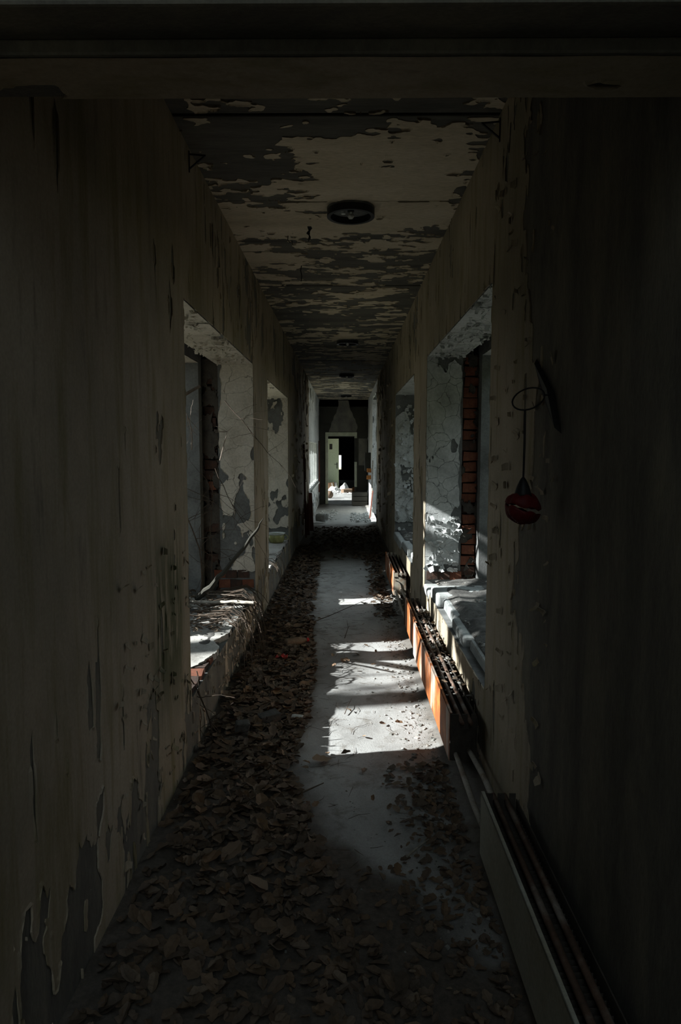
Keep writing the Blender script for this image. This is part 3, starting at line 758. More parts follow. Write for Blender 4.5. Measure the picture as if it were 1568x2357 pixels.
o = bpy.data.objects.new('foliage', me); link(o, t); o['kind'] = 'stuff'; tag(t, 'low shrub added outside the first left window to shade its sill', 'shrub')
st_ = empty('shade_stump', (-2.1, 5.33, -0.55)); tag(st_, 'tall stump added outside the first left window to cast shade', 'stump')  # stump added, its height set to shape the sun bands
mb = MB(); mb.tube([(0, 0, 0), (0.01, 0.01, 1.2), (0, 0, 2.33)], [0.22, 0.18, 0.17], 12); mb.build('trunk', M['bark'], st_)
tree(-3.6, 7.9, 4.5, 0.10, [(0, -0.55, 2.6, 0.6, 0.75, 1.3), (0, 0.4, 2.6, 0.6, 0.8, 1.5), (0, 1.2, 2.6, 0.6, 0.8, 1.5), (0, 0.3, 3.4, 0.5, 1.2, 0.5)], 2300, 0.10, 'dense leafy tree outside the second left window', 8)
tree(-7.6, 3.05, 6.5, 0.11, None, 0, 0, 'slim bare tree standing midway across the garden', 19, (0.1, 0.1))
tree(-9.0, 2.4, 6.5, 0.12, None, 0, 0, 'thin bare tree further out on the left', 9, (0.2, 0.5))
for k in range(6):  # unseen shrub rows added to cut sky light at the windows
    yy = -6.0 + 3.0 * k
    v, f = leaf_cloud([(4.6, yy, 1.4, 1.2, 1.9, 2.4) if k < 4 else (4.6, yy, 0.2, 1.2, 1.9, 1.4), (4.9, yy + 1.4, 3.4 if k < 4 else 0.2, 1.2, 1.9, 1.7)], 1900, 0.24, 30 + k)
    if k < 6:
        t = empty('shade_shrub', (4.6, yy, -0.55)); me = bpy.data.meshes.new('foliage'); me.from_pydata([(a_ - 4.6, b_ - yy, c_ + 0.55) for a_, b_, c_ in v], [], f); me.materials.append(M['foliage'])
        o = bpy.data.objects.new('foliage', me); link(o, t); o['kind'] = 'stuff'; tag(t, 'unseen shrub added on the right to block sky, %s in its row' % ('first', 'second', 'third', 'fourth', 'fifth', 'sixth')[k], 'shrub', 'sky-blocking shrubs outside the right windows')
    if k < 6:
        v, f = leaf_cloud([(-9.5, yy, 0.8, 1.2, 1.9, 1.6), (-9.8, yy + 1.4, 2.2 if k < 4 else 0.6, 1.1, 1.9, 1.6)], 1700, 0.26, 50 + k)
        t = empty('shade_shrub', (-9.5, yy, -0.55)); me = bpy.data.meshes.new('foliage'); me.from_pydata([(a_ + 9.5, b_ - yy, c_ + 0.55) for a_, b_, c_ in v], [], f); me.materials.append(M['foliage'])
        o = bpy.data.objects.new('foliage', me); link(o, t); o['kind'] = 'stuff'; tag(t, 'unseen shrub added on the left to block sky, %s in its row' % ('first', 'second', 'third', 'fourth', 'fifth', 'sixth')[k], 'shrub', 'sky-blocking shrubs across the garden on the left')

# ------------------------------------------------------------------ convector radiators along the right wall
def px(x0, y0, z=None): pass
def radiator(y0, y1, label, mats, seams=(), hook=False, end_marks=True):
    t = empty('convector_radiator', (0.505, y0, 0.0)); tag(t, label, 'radiator', 'convector radiators along the right wall')
    L = y1 - y0; W = 0.125; H = 0.24
    segs = [0] + [s - y0 for s in seams] + [L]
    for k in range(len(segs) - 1):
        off = 0.0 if k == 0 else 0.012 * k
        mb = MB(); mb.box(off, off + 0.004, segs[k], segs[k + 1], 0, H); mb.box(off, off + 0.014, segs[k], segs[k + 1], H - 0.006, H); mb.box(off, off + 0.012, segs[k], segs[k + 1], -0.002, 0.004)
        if k > 0: mb.box(off - 0.012, off + 0.004, segs[k] - 0.006, segs[k] + 0.004, 0, H)
        mb.build('front_panel', M[mats], t, bevel=0.0015)
    mb = MB(); mb.box(W + 0.006, W + 0.010, 0, L, 0, H - 0.03); mb.build('back_panel', M['fin'], t)
    # end plates with slots and notches for the tubes
    for yy in (0.0, L - 0.004):
        mb = MB(); n = 0.02
        xs = [0.005, 0.045, 0.062, 0.088, 0.105, W + 0.004]
        zt = [H - 0.008, H - 0.035, H - 0.008, H - 0.035, H - 0.008]
        for k in range(5): mb.box(xs[k], xs[k + 1], yy, yy + 0.004, 0.085, zt[k])
        mb.box(0.005, W + 0.004, yy, yy + 0.004, 0.0, 0.085)
        e = mb.build('end_plate', M['end_plate'] if end_marks else M['fin'], t)
    if end_marks:
        mb = MB(); mb.box(0.010, 0.042, -0.002, 0.0005, 0.178, 0.190); mb.build('slot', M['black_metal'], t)
        mb = MB(); mb.box(0.092, 0.124, -0.002, 0.0005, 0.178, 0.190); mb.build('slot', M['black_metal'], t)
        mb = MB(); mb.tube([(0.02 + 0.062 * math.sin(a), -0.001, 0.075 + 0.075 * math.cos(a)) for a in [i * 0.2 for i in range(9)]], 0.0035, 4); mb.build('slot', M['black_metal'], t)
    for xx in (0.054, 0.096):
        mb = MB(); mb.tube([(xx, -0.05, H - 0.035), (xx, L * 0.3, H - 0.036), (xx, L * 0.7, H - 0.033), (xx, L + 0.04, H - 0.036)], 0.0105, 8); mb.build('heating_tube', M['tube_rust'], t, smooth=True)
    mb = MB(); y = 0.03
    while y < L - 0.02:
        mb.box(0.016, W - 0.002, y, y + 0.0015, 0.06, H - 0.055); y += 0.022
    o = mb.build('fins', M['fin'], t); tag(o, kind='stuff')
    if hook:
        for xx in (0.045, 0.10):
            mb = MB(); mb.lathe([(0.0, 0.006), (0.007, 0.006), (0.008, 0.0), (0.008, -0.006)], 10, Matrix.Translation((xx, L + 0.003, 0.165)) @ Matrix.Rotation(-math.pi / 2, 4, 'X')); mb.build('bolt', M['end_plate'], t)
    return t
radiator(0.55, 2.43, 'nearest radiator with a plain pale enamel panel, lower right corner', 'pale_panel', hook=True, end_marks=False)
radiator(3.19, 5.77, 'longest radiator with an orange rusted panel beside the sunlit floor', 'rust_panel', seams=(4.92,), end_marks=False)
radiator(6.98, 8.40, 'furthest radiator with a cream end plate facing the viewer', 'rust_panel')
# heating pipes between the radiators
def pipe(name, pts, r, m, label, grp=None):
    mb = MB(); mb.tube(pts, r, 10); o = mb.build(name, M[m], None, smooth=True); tag(o, label, 'pipe', grp); return o
pipe('heating_pipe', [(0.545, 2.30, 0.04), (0.540, 2.75, 0.022), (0.540, 3.26, 0.035)], 0.013, 'pipe', 'front pipe running between the nearest and the longest radiator', 'pipes joining the radiators')
pipe('heating_pipe', [(0.605, 2.38, 0.09), (0.615, 2.9, 0.06), (0.60, 3.26, 0.05)], 0.013, 'pipe', 'rear pipe by the wall between the nearest and the longest radiator', 'pipes joining the radiators')
pipe('heating_pipe', [(0.535, 5.65, 0.03), (0.53, 6.3, 0.02), (0.53, 7.1, 0.045)], 0.013, 'pipe', 'front pipe leading from the longest to the furthest radiator', 'pipes joining the radiators')
pipe('heating_pipe', [(0.600, 5.65, 0.05), (0.60, 6.3, 0.05), (0.585, 7.1, 0.06)], 0.013, 'pipe', 'rear pipe leading from the longest to the furthest radiator', 'pipes joining the radiators')

# ------------------------------------------------------------------ ceiling lamps
def lamp(y, label, x=0.035):
    t = empty('ceiling_lamp', (x, y, ZC - 0.004)); tag(t, label, 'lamp', 'round ceiling lamps')
    R0, H = 0.144, 0.052
    mb = MB(); mb.lathe([(R0, -0.012), (R0, -H), (R0 - 0.022, -H), (R0 - 0.022, -0.012)], 40, close=True); mb.build('ring', M['black_metal'], t, smooth=False)
    mb = MB(); mb.lathe([(0.0, -0.012), (R0 - 0.02, -0.012), (R0, -0.012), (R0, 0.0), (0.0, 0.0)], 40); mb.build('base_plate', M['reveal_bare'], t)
    mb = MB(); mb.lathe([(0.0, -0.012), (0.020, -0.012), (0.020, -0.03), (0.0, -0.03)], 14, Matrix.Translation((0.0, -0.02, 0))); mb.build('socket', M['black_metal'], t)
    mb = MB(); mb.lathe([(0.0, -0.070), (0.012, -0.068), (0.021, -0.056), (0.021, -0.046), (0.012, -0.036), (0.011, -0.028), (0.0, -0.028)], 16, Matrix.Translation((0.0, -0.02, 0))); mb.build('bulb', M['bulb'], t, smooth=True)
    mb = MB(); mb.lathe([(0.0, -0.012), (0.014, -0.012), (0.014, -0.034), (0.0, -0.034)], 12, Matrix.Translation((-0.045, 0.0, 0))); mb.build('socket', M['enamel_white'], t)
    return t
lamp(4.28, 'nearest round ceiling lamp, black ring with its bulb showing')
lamp(9.3, 'second round ceiling lamp from the viewer')
lamp(13.4, 'third round ceiling lamp, tiny in the dark')
lamp(18.4, 'furthest round ceiling lamp, just before the end door')

# ------------------------------------------------------------------ wall brackets near the ceiling
def bracket(side, y, label):
    X = XL if side < 0 else XR; d = -side
    t = empty('iron_bracket', (X, y, 2.84)); tag(t, label, 'bracket', 'small iron brackets high on the walls')
    for nm, a, b in (('upright', (0.004 * d, 0, 0), (0.004 * d, 0, 0.10)), ('arm', (0, 0, 0.085), (0.085 * d, 0, 0.078)), ('brace', (0, 0, 0.012), (0.08 * d, 0, 0.075))):
        mb = MB(); mb.tube([a, b], 0.0045, 5); mb.build(nm, M['black_metal'], t)
bracket(-1, 3.44, 'small triangular iron bracket high on the left wall')
bracket(1, 3.12, 'small triangular iron bracket high on the right wall')

# wires and hanging paint strips on the ceiling
def wire(pts, r, label, m='black_metal'):
    mb = MB(); mb.tube(pts, r, 5); o = mb.build('wire_stub', M[m]); tag(o, label, 'wire', 'short wire stubs hanging from the ceiling'); return o
wire([(-0.39, 4.82, 2.96), (-0.392, 4.82, 2.93), (-0.375, 4.82, 2.912), (-0.362, 4.82, 2.925), (-0.36, 4.815, 2.90)], 0.003, 'hooked wire stub hanging from the ceiling beside the paint strip')
wire([(-0.345, 5.55, 2.95), (-0.35, 5.54, 2.91), (-0.342, 5.54, 2.87), (-0.348, 5.55, 2.83)], 0.004, 'thin wire stub hanging from the ceiling furthest to the left')
def strip(x, y, L, label):
    mb = MB(); n = 8
    vs = []; 
    for i in range(n + 1):
        w = 0.012 * (1 - 0.6 * i / n) + 0.004 * math.sin(i * 2.1); cx = x + 0.006 * math.sin(i * 1.3)
        z = ZC + 0.002 - L * i / n; yy = y + 0.015 * math.sin(i * 0.8)
        for (sx_, sy_) in ((-w, 0), (w, 0), (w, 0.003), (-w, 0.003)): vs.append((cx + sx_, yy + sy_, z))
    fs = [(i * 4 + k, i * 4 + (k + 1) % 4, (i + 1) * 4 + (k + 1) % 4, (i + 1) * 4 + k) for i in range(n) for k in range(4)]
    mb.add(vs, fs); o = mb.build('paint_strip', M['black_metal']); tag(o, label, 'paint strip'); return o
strip(-0.236, 4.62, 0.10, 'dark curled strip of paint hanging from the ceiling left of the near lamp')

# ------------------------------------------------------------------ hoop with hanging red shade on the right wall
hp = empty('hanging_lamp', (XR, 2.25, 1.70)); tag(hp, 'red shade hanging on a cord from a wire hoop on the dark right wall', 'lamp')
mb = MB()
mb.add([(-0.003, 0.20, 0.12), (-0.003, 0.06, -0.02), (-0.003, -0.10, -0.15), (-0.003, -0.02, -0.02), (-0.02, 0.17, 0.10), (-0.022, 0.05, -0.02), (-0.02, -0.08, -0.13), (-0.022, 0.01, 0.0)],
       [(0, 1, 2, 3), (4, 7, 6, 5), (0, 4, 5, 1), (1, 5, 6, 2), (2, 6, 7, 3), (3, 7, 4, 0)])
mb.build('wall_plate', M['black_metal'], hp, recalc=True)
# hoop geometry: centre about (0.60, 2.22); tilted ring facing the viewer
hc = Vector((-0.085, -0.01, -0.035)); ring = []
for i in range(25):
    a = 2 * math.pi * i / 24
    ring.append(hc + Vector((0.052 * math.cos(a) + 0.006 * math.sin(a), 0.03 * math.sin(a), 0.036 * math.sin(a) + 0.012 * math.cos(a))))
mb = MB(); mb.tube(ring, 0.0028, 6, cap=False); mb.build('hoop', M['black_metal'], hp, smooth=True)
mb = MB(); mb.tube([ring[0], hc + Vector((0.065, 0.0, 0.012)), (-0.004, 0.0, -0.01)], 0.003, 6); mb.build('hoop_arm', M['black_metal'], hp, smooth=True)
bot = min(ring, key=lambda q: q.z)
cz = bot.z
mb = MB(); mb.tube([bot, bot + Vector((0.001, 0, -0.10)), bot + Vector((0.0, 0, -0.225))], 0.0022, 6); mb.tube([bot + Vector((0.004, 0, 0)), bot + Vector((0.005, 0, -0.11)), bot + Vector((0.003, 0, -0.225))], 0.0016, 6)
mb.build('cord', M['black_metal'], hp)
tp = bot + Vector((0.001, 0, -0.215))
mb = MB(); mb.lathe([(0.004, 0.0), (0.010, -0.008), (0.020, -0.03), (0.026, -0.05), (0.030, -0.062), (0.0, -0.060)], 18, Matrix.Translation(tp)); mb.build('cap', M['black_metal'], hp, smooth=True)
def shell(zc, tilt, R, H, m, flip=1):
    mb = MB(); n = 26; rings_ = 7; vs = []; fs = []
    for i in range(rings_ + 1):
        f = i / rings_
        for k in range(n):
            a = 2 * math.pi * k / n
            rr = R * math.sin(f * math.pi / 2) * (1 + 0.09 * math.sin(3 * a + 1) + 0.05 * math.sin(7 * a)); z = flip * H * math.cos(f * math.pi / 2) + 0.004 * math.sin(5 * a + i)
            vs.append(Vector((rr * math.cos(a) * 1.05, rr * math.sin(a) * 0.75, z)))
    for i in range(rings_):
        for k in range(n):
            fs.append((i * n + k, i * n + (k + 1) % n, (i + 1) * n + (k + 1) % n, (i + 1) * n + k))
    Mx = Matrix.Translation(tp + Vector((0.0, 0, zc))) @ Matrix.Rotation(tilt, 4, 'Y')
    mb.add([Mx @ q for q in vs], fs)
    o = mb.build('shade', m, hp, smooth=True)
    s_ = o.modifiers.new('s', 'SOLIDIFY'); s_.thickness = 0.003
    return o
shell(-0.095, math.radians(12), 0.052, 0.045, M['red_dark'], 1)
shell(-0.105, math.radians(18), 0.055, 0.045, M['red_dark'], -1)

# ------------------------------------------------------------------ enamel pot on the second left sill
pot = empty('enamel_pot', (-0.885, 8.75, 0.309)); tag(pot, 'yellow enamel chamber pot with white rim on the second left sill', 'pot')
mb = MB(); mb.lathe([(0.0, 0.0), (0.082, 0.0), (0.096, 0.015), (0.104, 0.06), (0.104, 0.105), (0.100, 0.105), (0.100, 0.06), (0.092, 0.018), (0.0, 0.006)], 36); mb.build('body', M['enamel_yellow'], pot, smooth=True)
mb = MB(); mb.lathe([(0.098, 0.102), (0.098, 0.110), (0.108, 0.122), (0.118, 0.124), (0.118, 0.119), (0.108, 0.112), (0.104, 0.102)], 36, close=True); mb.build('rim', M['enamel_white'], pot, smooth=True)
mb = MB(); mb.tube([(0.100, -0.02, 0.098), (0.128, -0.025, 0.098), (0.150, -0.03, 0.080), (0.148, -0.03, 0.055), (0.125, -0.025, 0.040), (0.098, -0.02, 0.042)], 0.006, 8); mb.build('handle', M['enamel_yellow'], pot, smooth=True)

# ------------------------------------------------------------------ branches on and around the first left sill
def branch(pts, radii, m, label, stubs=(), seed=0):
    R = random.Random(seed)
    P = [Vector(q) for q in pts]
    # subdivide with wobble
    Q = []; RR = []
    for i in range(len(P) - 1):
        for k in range(4):
            f = k / 4; w = radii[i] * 0.35
            Q.append(P[i].lerp(P[i + 1], f) + Vector((R.uniform(-w, w), R.uniform(-w, w), R.uniform(-w, w)))); RR.append((radii[i] * (1 - f) + radii[i + 1] * f) * R.uniform(0.85, 1.12))
    Q.append(P[-1]); RR.append(radii[-1])
    t = empty('dead_branch', P[0]); tag(t, label, 'branch', 'dead branches by the first left window')
    mb = MB(); mb.tube([q - P[0] for q in Q], RR, 8); mb.build('stem', m, t)
    for (f, d, L, r) in stubs:
        i = int(f * (len(Q) - 1)); b = Q[i] - P[0]
        mb = MB(); mb.tube([b, b + Vector(d) * L * 0.6, b + Vector(d) * L], [r, r * 0.8, r * 0.4], 6); mb.build('side_twig', m, t)
    return t
branch([(-1.16, 5.28, 0.33), (-0.98, 5.1, 0.50), (-0.83, 4.95, 0.68), (-0.63, 4.85, 0.93), (-0.575, 4.80, 1.02)], [0.024, 0.021, 0.017, 0.010, 0.002], M['dark_wall'], 'thick dark stick slanting up from the sill across the jamb',
       [(0.55, (-0.5, 0, 1), 0.035, 0.006), (0.72, (-0.6, 0, 0.8), 0.04, 0.006)], 1)
branch([(-1.25, 5.2, 0.33), (-1.0, 4.95, 0.38), (-0.80, 4.75, 0.43), (-0.62, 4.6, 0.455)], [0.010, 0.012, 0.011, 0.010], M['stick_pale'], 'pale broken branch poking level out over the sill edge', [(0.8, (0, -1, 0.6), 0.03, 0.005)], 2)

# twigs lying on the sill: individually built
def twig_thing(name, pts, r, m, label, cat, group):
    mb = MB(); n = len(pts); mb.tube(pts, [r * (1 - 0.7 * i / (n - 1)) for i in range(n)], 5)
    o = mb.build(name, m); tag(o, label, cat, group); return o
TW = random.Random(5)
for k in range(34):
    x = TW.uniform(-1.32, -0.80); y = TW.choice((TW.uniform(4.2, 5.5), TW.uniform(4.3, 5.0))); a = TW.uniform(-0.5, 0.5) + (math.pi if TW.random() < .5 else 0)
    pts = rpt((x, y, 0.335 + TW.uniform(0, 0.03)), (math.cos(a), math.sin(a), TW.uniform(-.02, .05)), 6, TW.uniform(0.03, 0.07), 0.13, 0, TW)
    for q in pts: q.z = max(0.325, q.z); q.x = min(q.x, -0.70)
    twig_thing('sill_twig', pts, TW.uniform(0.0025, 0.006), M['vine'] if TW.random() < 0.5 else M['vine_pale'], 'dry twig in the tangle on the %s of the first left sill' % ('near half' if pts[0].y < 4.75 else 'far half'), 'twig', 'dry twigs on the %s of the first left sill' % ('near half' if pts[0].y < 4.75 else 'far half'))
# stems spilling over the sill edge to the floor
for k in range(26):
    y = TW.uniform(4.45, 5.6); r = TW.uniform(0.0025, 0.0055)
    p = [Vector((-0.98 + TW.uniform(-.1, .1), y + TW.uniform(-.1, .1), 0.35)), Vector((-0.80, y, 0.37 + TW.uniform(0, .04)))]
    out = TW.uniform(0.04, 0.22)
    for i in range(1, 8):
        f = i / 7; p.append(Vector((-0.75 + out * math.sin(f * 1.5), y - 0.35 * f * TW.uniform(0.3, 1.1), 0.36 - 0.38 * f ** 1.6)))
    twig_thing('dry_vine', p, r, M['vine'], 'dry stem spilling over the %s of the first left sill to the leaves' % ('middle' if y < 4.85 else 'far part' if y < 5.25 else 'far end'), 'vine', 'dry stems hanging over the %s of the first left sill' % ('middle' if y < 4.85 else 'far part' if y < 5.25 else 'far end'))
for k in range(9):
    y = TW.uniform(6.75, 7.6)
    p = [Vector((-0.9, y, 0.33)), Vector((-0.78, y, 0.34))]
    for i in range(1, 6):
        f = i / 5; p.append(Vector((-0.745 + 0.12 * math.sin(f * 1.5), y - 0.3 * f, 0.33 - 0.34 * f ** 1.6)))
    twig_thing('dry_vine', p, 0.003, M['vine'], 'dry stem spilling over the second left sill edge', 'vine', 'dry stems hanging over the second left sill')
# thorny stems near the broken near corner
def climber(start, d, n, step, r, label, m='vine', seed=0, shoots=7, plane=None, grav=0.0, sl=0.05):
    R = random.Random(seed); t = empty('climbing_vine', start); tag(t, label, 'vine', 'leafless climbing vines in the first left window')
    pts = rpt((0, 0, 0), d, n, step, 0.22, grav, R)
    if plane is not None:
        for q in pts: q.y = plane * min(1, q.length * 3) + R.uniform(-.01, .01)
    mb = MB(); mb.tube(pts, [r * (1 - 0.65 * i / n) for i in range(n + 1)], 6); mb.build('stem', M[m], t)
    for k in range(shoots):
        i = R.randint(2, n); a = R.uniform(0, 6.28)
        sp = rpt(pts[i], (math.cos(a), R.uniform(-.2, .1), math.sin(a)), R.randint(4, 7), sl, 0.28, -0.02, R)
        if plane is not None:
            for q in sp: q.y = min(q.y, plane * 0.7)
        mb = MB(); mb.tube(sp, [r * 0.45 * (1 - 0.6 * j / (len(sp) - 1)) for j in range(len(sp))], 4); mb.build('shoot', M[m], t)
    return t
climber((-1.10, 5.62, 0.34), (0.10, 0, 1), 12, 0.09, 0.005, 'vine climbing the plastered face of the far jamb', seed=21, shoots=14, plane=-0.03, sl=0.07)
climber((-0.98, 5.60, 1.9), (0.5, 0, -0.6), 11, 0.07, 0.004, 'vine drooping from the top of the far jamb', seed=22, shoots=9, plane=-0.03, grav=-0.06)
climber((-1.18, 5.5, 0.34), (-0.05, -0.02, 1), 13, 0.09, 0.007, 'thick stem rising behind the near wall edge', seed=23, shoots=8)
climber((-1.06, 5.58, 1.35), (0.3, 0, -1), 9, 0.08, 0.004, 'thin vine hanging in front of the brick strip', seed=24, shoots=9, plane=-0.02)
climber((-1.12, 5.0, 1.50), (0.08, 0.05, 1), 5, 0.07, 0.006, 'bleached forked twig catching the light, left of the bricks', 'vine_pale', seed=25, shoots=9, sl=0.03)
climber((-0.96, 5.25, 1.42), (0.15, 0.0, 1), 4, 0.06, 0.005, 'bleached twig catching the light, right of the bricks', 'vine_pale', seed=26, shoots=5, sl=0.025)
climber((-0.80, 3.42, 0.33), (0.30, -0.05, -0.75), 8, 0.06, 0.005, 'thorny stem dropping from the broken sill corner', seed=27, shoots=6, sl=0.03)
climber((-0.78, 3.50, 0.34), (0.22, 0.1, -0.55), 8, 0.06, 0.0035, 'thin green-brown stem beside the broken sill corner', seed=28, shoots=5, sl=0.03)

# ------------------------------------------------------------------ leaves
def leaf_shape(R, n=6):
    """a curled dead leaf, about unit length, ~20 triangles"""
    vs = []; fs = []; curl = R.uniform(-1.6, 2.0); fold = R.uniform(0.1, 0.7); w0 = R.uniform(0.24, 0.40)
    for i in range(n + 1):
        f = i / n; w = w0 * math.sin(math.pi * min(1, f * 0.92 + 0.05)) ** 0.7 * (1 + R.uniform(-.25, .25))
        a = curl * (f - 0.5); x = f - 0.5; z = 0.22 * (1 - math.cos(a)) * (1 if curl > 0 else -1) + R.uniform(-.02, .02)
        vs += [(x, -w, z + fold * w + R.uniform(-.03, .03)), (x, 0, z), (x, w, z + fold * w + R.uniform(-.03, .03))]
    for i in range(n):
        b = i * 3; fs += [(b, b + 3, b + 4, b + 1), (b + 1, b + 4, b + 5, b + 2)]
    vs += [(-0.5, 0, 0), (-0.78, 0.03, 0.03), (-0.5, 0.02, 0.0)]; m = len(vs); fs.append((m - 3, m - 2, m - 1))
    return np.array(vs, float), fs
LR = random.Random(3)
shapes = [leaf_shape(LR) for _ in range(9)]
leaf_meshes = []
for v, f in shapes:
    me = bpy.data.meshes.new('dry_leaf'); me.from_pydata(v.tolist(), [], f); me.materials.append(M['leaf']); me.update(); leaf_meshes.append(me)
def bound(y):   # right-hand limit of the leaf drift along the left wall
    return float(np.interp(y, [1.0, 2.0, 2.6, 3.2, 3.9, 4.7, 5.7, 7.0, 8.5, 10, 12], [0.45, 0.10, -0.12, -0.28, -0.24, -0.24, -0.30, -0.34, -0.36, -0.40, -0.5]))
# 290 leaves as things: nearest and clearest, in the drift between 2.2 and 6 m plus strays on the path
for k in range(290):
    y = LR.uniform(2.25, 5.0) if k < 230 else LR.uniform(1.9, 6.5)
    x = LR.uniform(XL + 0.05, bound(y)) if k < 255 else LR.uniform(-0.3, 0.42)
    if k < 255 and LR.random() < 0.5: x = max(x, LR.uniform(XL + 0.2, bound(y)))
    s = LR.uniform(0.045, 0.095) if k < 255 else LR.uniform(0.03, 0.06)
    o = bpy.data.objects.new('dry_leaf', LR.choice(leaf_meshes)); COL.objects.link(o)
    pile = 0.018 if x < bound(y) - 0.1 else 0.008
    o.location = (x, y, fz(x, y) + pile + LR.uniform(0, 0.012)); o.scale = (s, s, s)
    o.rotation_euler = (LR.uniform(-.5, .5), LR.uniform(-.4, .4), LR.uniform(0, 6.28))
    along = 'in the dark foreground' if y < 2.8 else 'just before the sun patch' if y < 3.4 else 'beside the near half of the sun patch' if y < 4.2 else 'beside the far half of the sun patch' if y < 5.0 else 'beyond the sun patch'
    q_ = (x - XL) / (bound(y) - XL)
    across = 'close to the left wall' if q_ < 0.33 else 'in mid drift' if q_ < 0.67 else 'at the path edge'
    if k < 255: tag(o, 'brown dead leaf %s, %s' % (across, along), 'leaf', 'dead leaves %s, %s' % (across, along))
    else: tag(o, 'stray small dead leaf on the bare path, %s' % along, 'leaf', 'stray dead leaves on the path, %s' % along)
def litter(name, parent, sampler, n, smin, smax, mat, seed, tilt=0.5, kind='stuff'):
    R = np.random.default_rng(seed); VV = []; FF = []
    b = 0
    for k in range(n):
        v, f = shapes[int(R.integers(len(shapes)))]
        x, y, z = sampler(R); s = R.uniform(smin, smax)
        E = Euler((R.uniform(-tilt, tilt), R.uniform(-tilt, tilt), R.uniform(0, 6.28))).to_matrix()
        Q = v * s @ np.array(E).T + np.array([x, y, z])
        VV.append(Q); FF += [tuple(i + b for i in q) for q in f]; b += len(v)
    me = bpy.data.meshes.new(name); me.from_pydata(np.concatenate(VV).tolist(), [], FF); me.materials.append(mat); me.update()
    o = bpy.data.objects.new(name, me); link(o, parent); tag(o, kind=kind); return o
def s_drift(R):
    y = R.uniform(1.0, 6.0) if R.random() < 0.6 else R.uniform(4, 11.0); b = bound(y)
    x = XL + 0.03 + (b - XL) * (R.random() ** 0.85); return x, y, fz(x, y) + R.uniform(0.003, 0.022)
o = litter('leaf_litter', None, s_drift, 5200, 0.03, 0.075, M['litter'], 1); tag(o, 'thick drift of dead leaves banked along the left wall', 'leaf litter')
def s_right(R):
    y = 0.9 + 2.4 * R.random() ** 1.3; x = (0.50 - abs(R.normal(0, 0.14 + 0.2 * max(0, 2.6 - y)))) if y > 1.7 else R.uniform(-0.6, 0.5); return x, y, fz(x, y) + R.uniform(0.003, 0.012)
o = litter('leaf_debris', None, s_right, 1000, 0.015, 0.055, M['litter'], 2); tag(o, 'leaves and rubbish scattered before the nearest radiator', 'leaf litter')
def s_far(R):
    if R.random() < 0.25: y = R.uniform(6.3, 10.0); x = 0.48 - abs(R.normal(0, 0.10))
    else: y = 9.7 + 4.2 * R.random(); x = R.uniform(-0.6, 0.62)
    if y > 10.6 or x > 0.1: pass
    elif R.random() < 0.7: x = 0.45
    return x, y, fz(x, y) + R.uniform(0.002, 0.02)
o = litter('far_leaf_litter', None, s_far, 1500, 0.03, 0.08, M['litter'], 3); tag(o, 'dark leaf litter across the corridor floor beyond the second windows', 'leaf litter')
def s_radtop(R):
    y = R.uniform(3.6, 5.4); x = R.uniform(0.52, 0.66); return x, y, 0.215 + R.uniform(0, 0.02)
o = litter('radiator_leaves', None, s_radtop, 70, 0.015, 0.04, M['litter'], 4); tag(o, 'leaves caught on the tubes of the longest radiator', 'leaf litter')
def s_sill(R):
    y = R.uniform(4.3, 5.6); x = R.uniform(-1.3, -0.82); return x, y, 0.32 + R.uniform(0, 0.03)
o = litter('sill_litter', None, s_sill, 420, 0.02, 0.05, M['litter'], 5); tag(o, 'dead leaves and twig scraps on the first left sill', 'leaf litter')

# straws and thin stems on the floor
def straw(name, sampler, n, seed, label, mat, r=0.0011, Lr=(0.03, 0.13)):
    R = random.Random(seed); mb = MB()
    for k in range(n):
        x, y = sampler(R); a = R.uniform(0, 6.28); L = R.uniform(*Lr); z = fz(x, y) + 0.006
        p0 = Vector((x, y, z)); d = Vector((math.cos(a), math.sin(a), R.uniform(-.05, .05)))
        c = Vector((-d.y, d.x, 0)) * R.uniform(-.15, .15) * L
        mb.tube([p0, p0 + d * L * 0.5 + c, p0 + d * L], [r, r, r * 0.5], 3, cap=False)
    o = mb.build(name, mat); tag(o, label, 'straw', None, 'stuff'); return o
straw('dry_straw', lambda R: (R.uniform(-0.55, 0.1) if R.random() < .7 else R.uniform(-.2, .48), R.uniform(2.2, 9.0)), 330, 9, 'thin straws strewn along the edge of the leaf drift', M['vine'])
straw('pale_straw', lambda R: (R.uniform(-0.6, -0.2), R.uniform(3.0, 9.0)), 160, 10, 'pale broken straws lying on the leaf drift', M['vine_pale'])

# crumbs of plaster
def crumbs(name, sampler, n, smin, smax, mat, seed, label, cat='rubble'):
    R = np.random.default_rng(seed); VV = []; FF = []; b = 0
    base = np.array([(-1, -1, -.6), (1, -1, -.6), (1, 1, -.6), (-1, 1, -.6), (-.8, -.7, .6), (.7, -.8, .5), (.8, .8, .6), (-.7, .7, .5)]) * 0.5
    fb = [(0, 3, 2, 1), (4, 5, 6, 7), (0, 1, 5, 4), (1, 2, 6, 5), (2, 3, 7, 6), (3, 0, 4, 7)]
    for k in range(n):
        x, y, z = sampler(R); s = smin + (smax - smin) * R.random() ** 3
        E = Euler((R.uniform(-.4, .4), R.uniform(-.4, .4), R.uniform(0, 6.28))).to_matrix()
        Q = (base + R.uniform(-.15, .15, base.shape)) * s * np.array([1.2, 0.9, 0.6]) @ np.array(E).T + np.array([x, y, z + s * 0.15])
        VV.append(Q); FF += [tuple(i + b for i in q) for q in fb]; b += 8
    me = bpy.data.meshes.new(name); me.from_pydata(np.concatenate(VV).tolist(), [], FF); me.materials.append(mat); me.update()
    o = bpy.data.objects.new(name, me); COL.objects.link(o); tag(o, label, cat, None, 'stuff'); return o
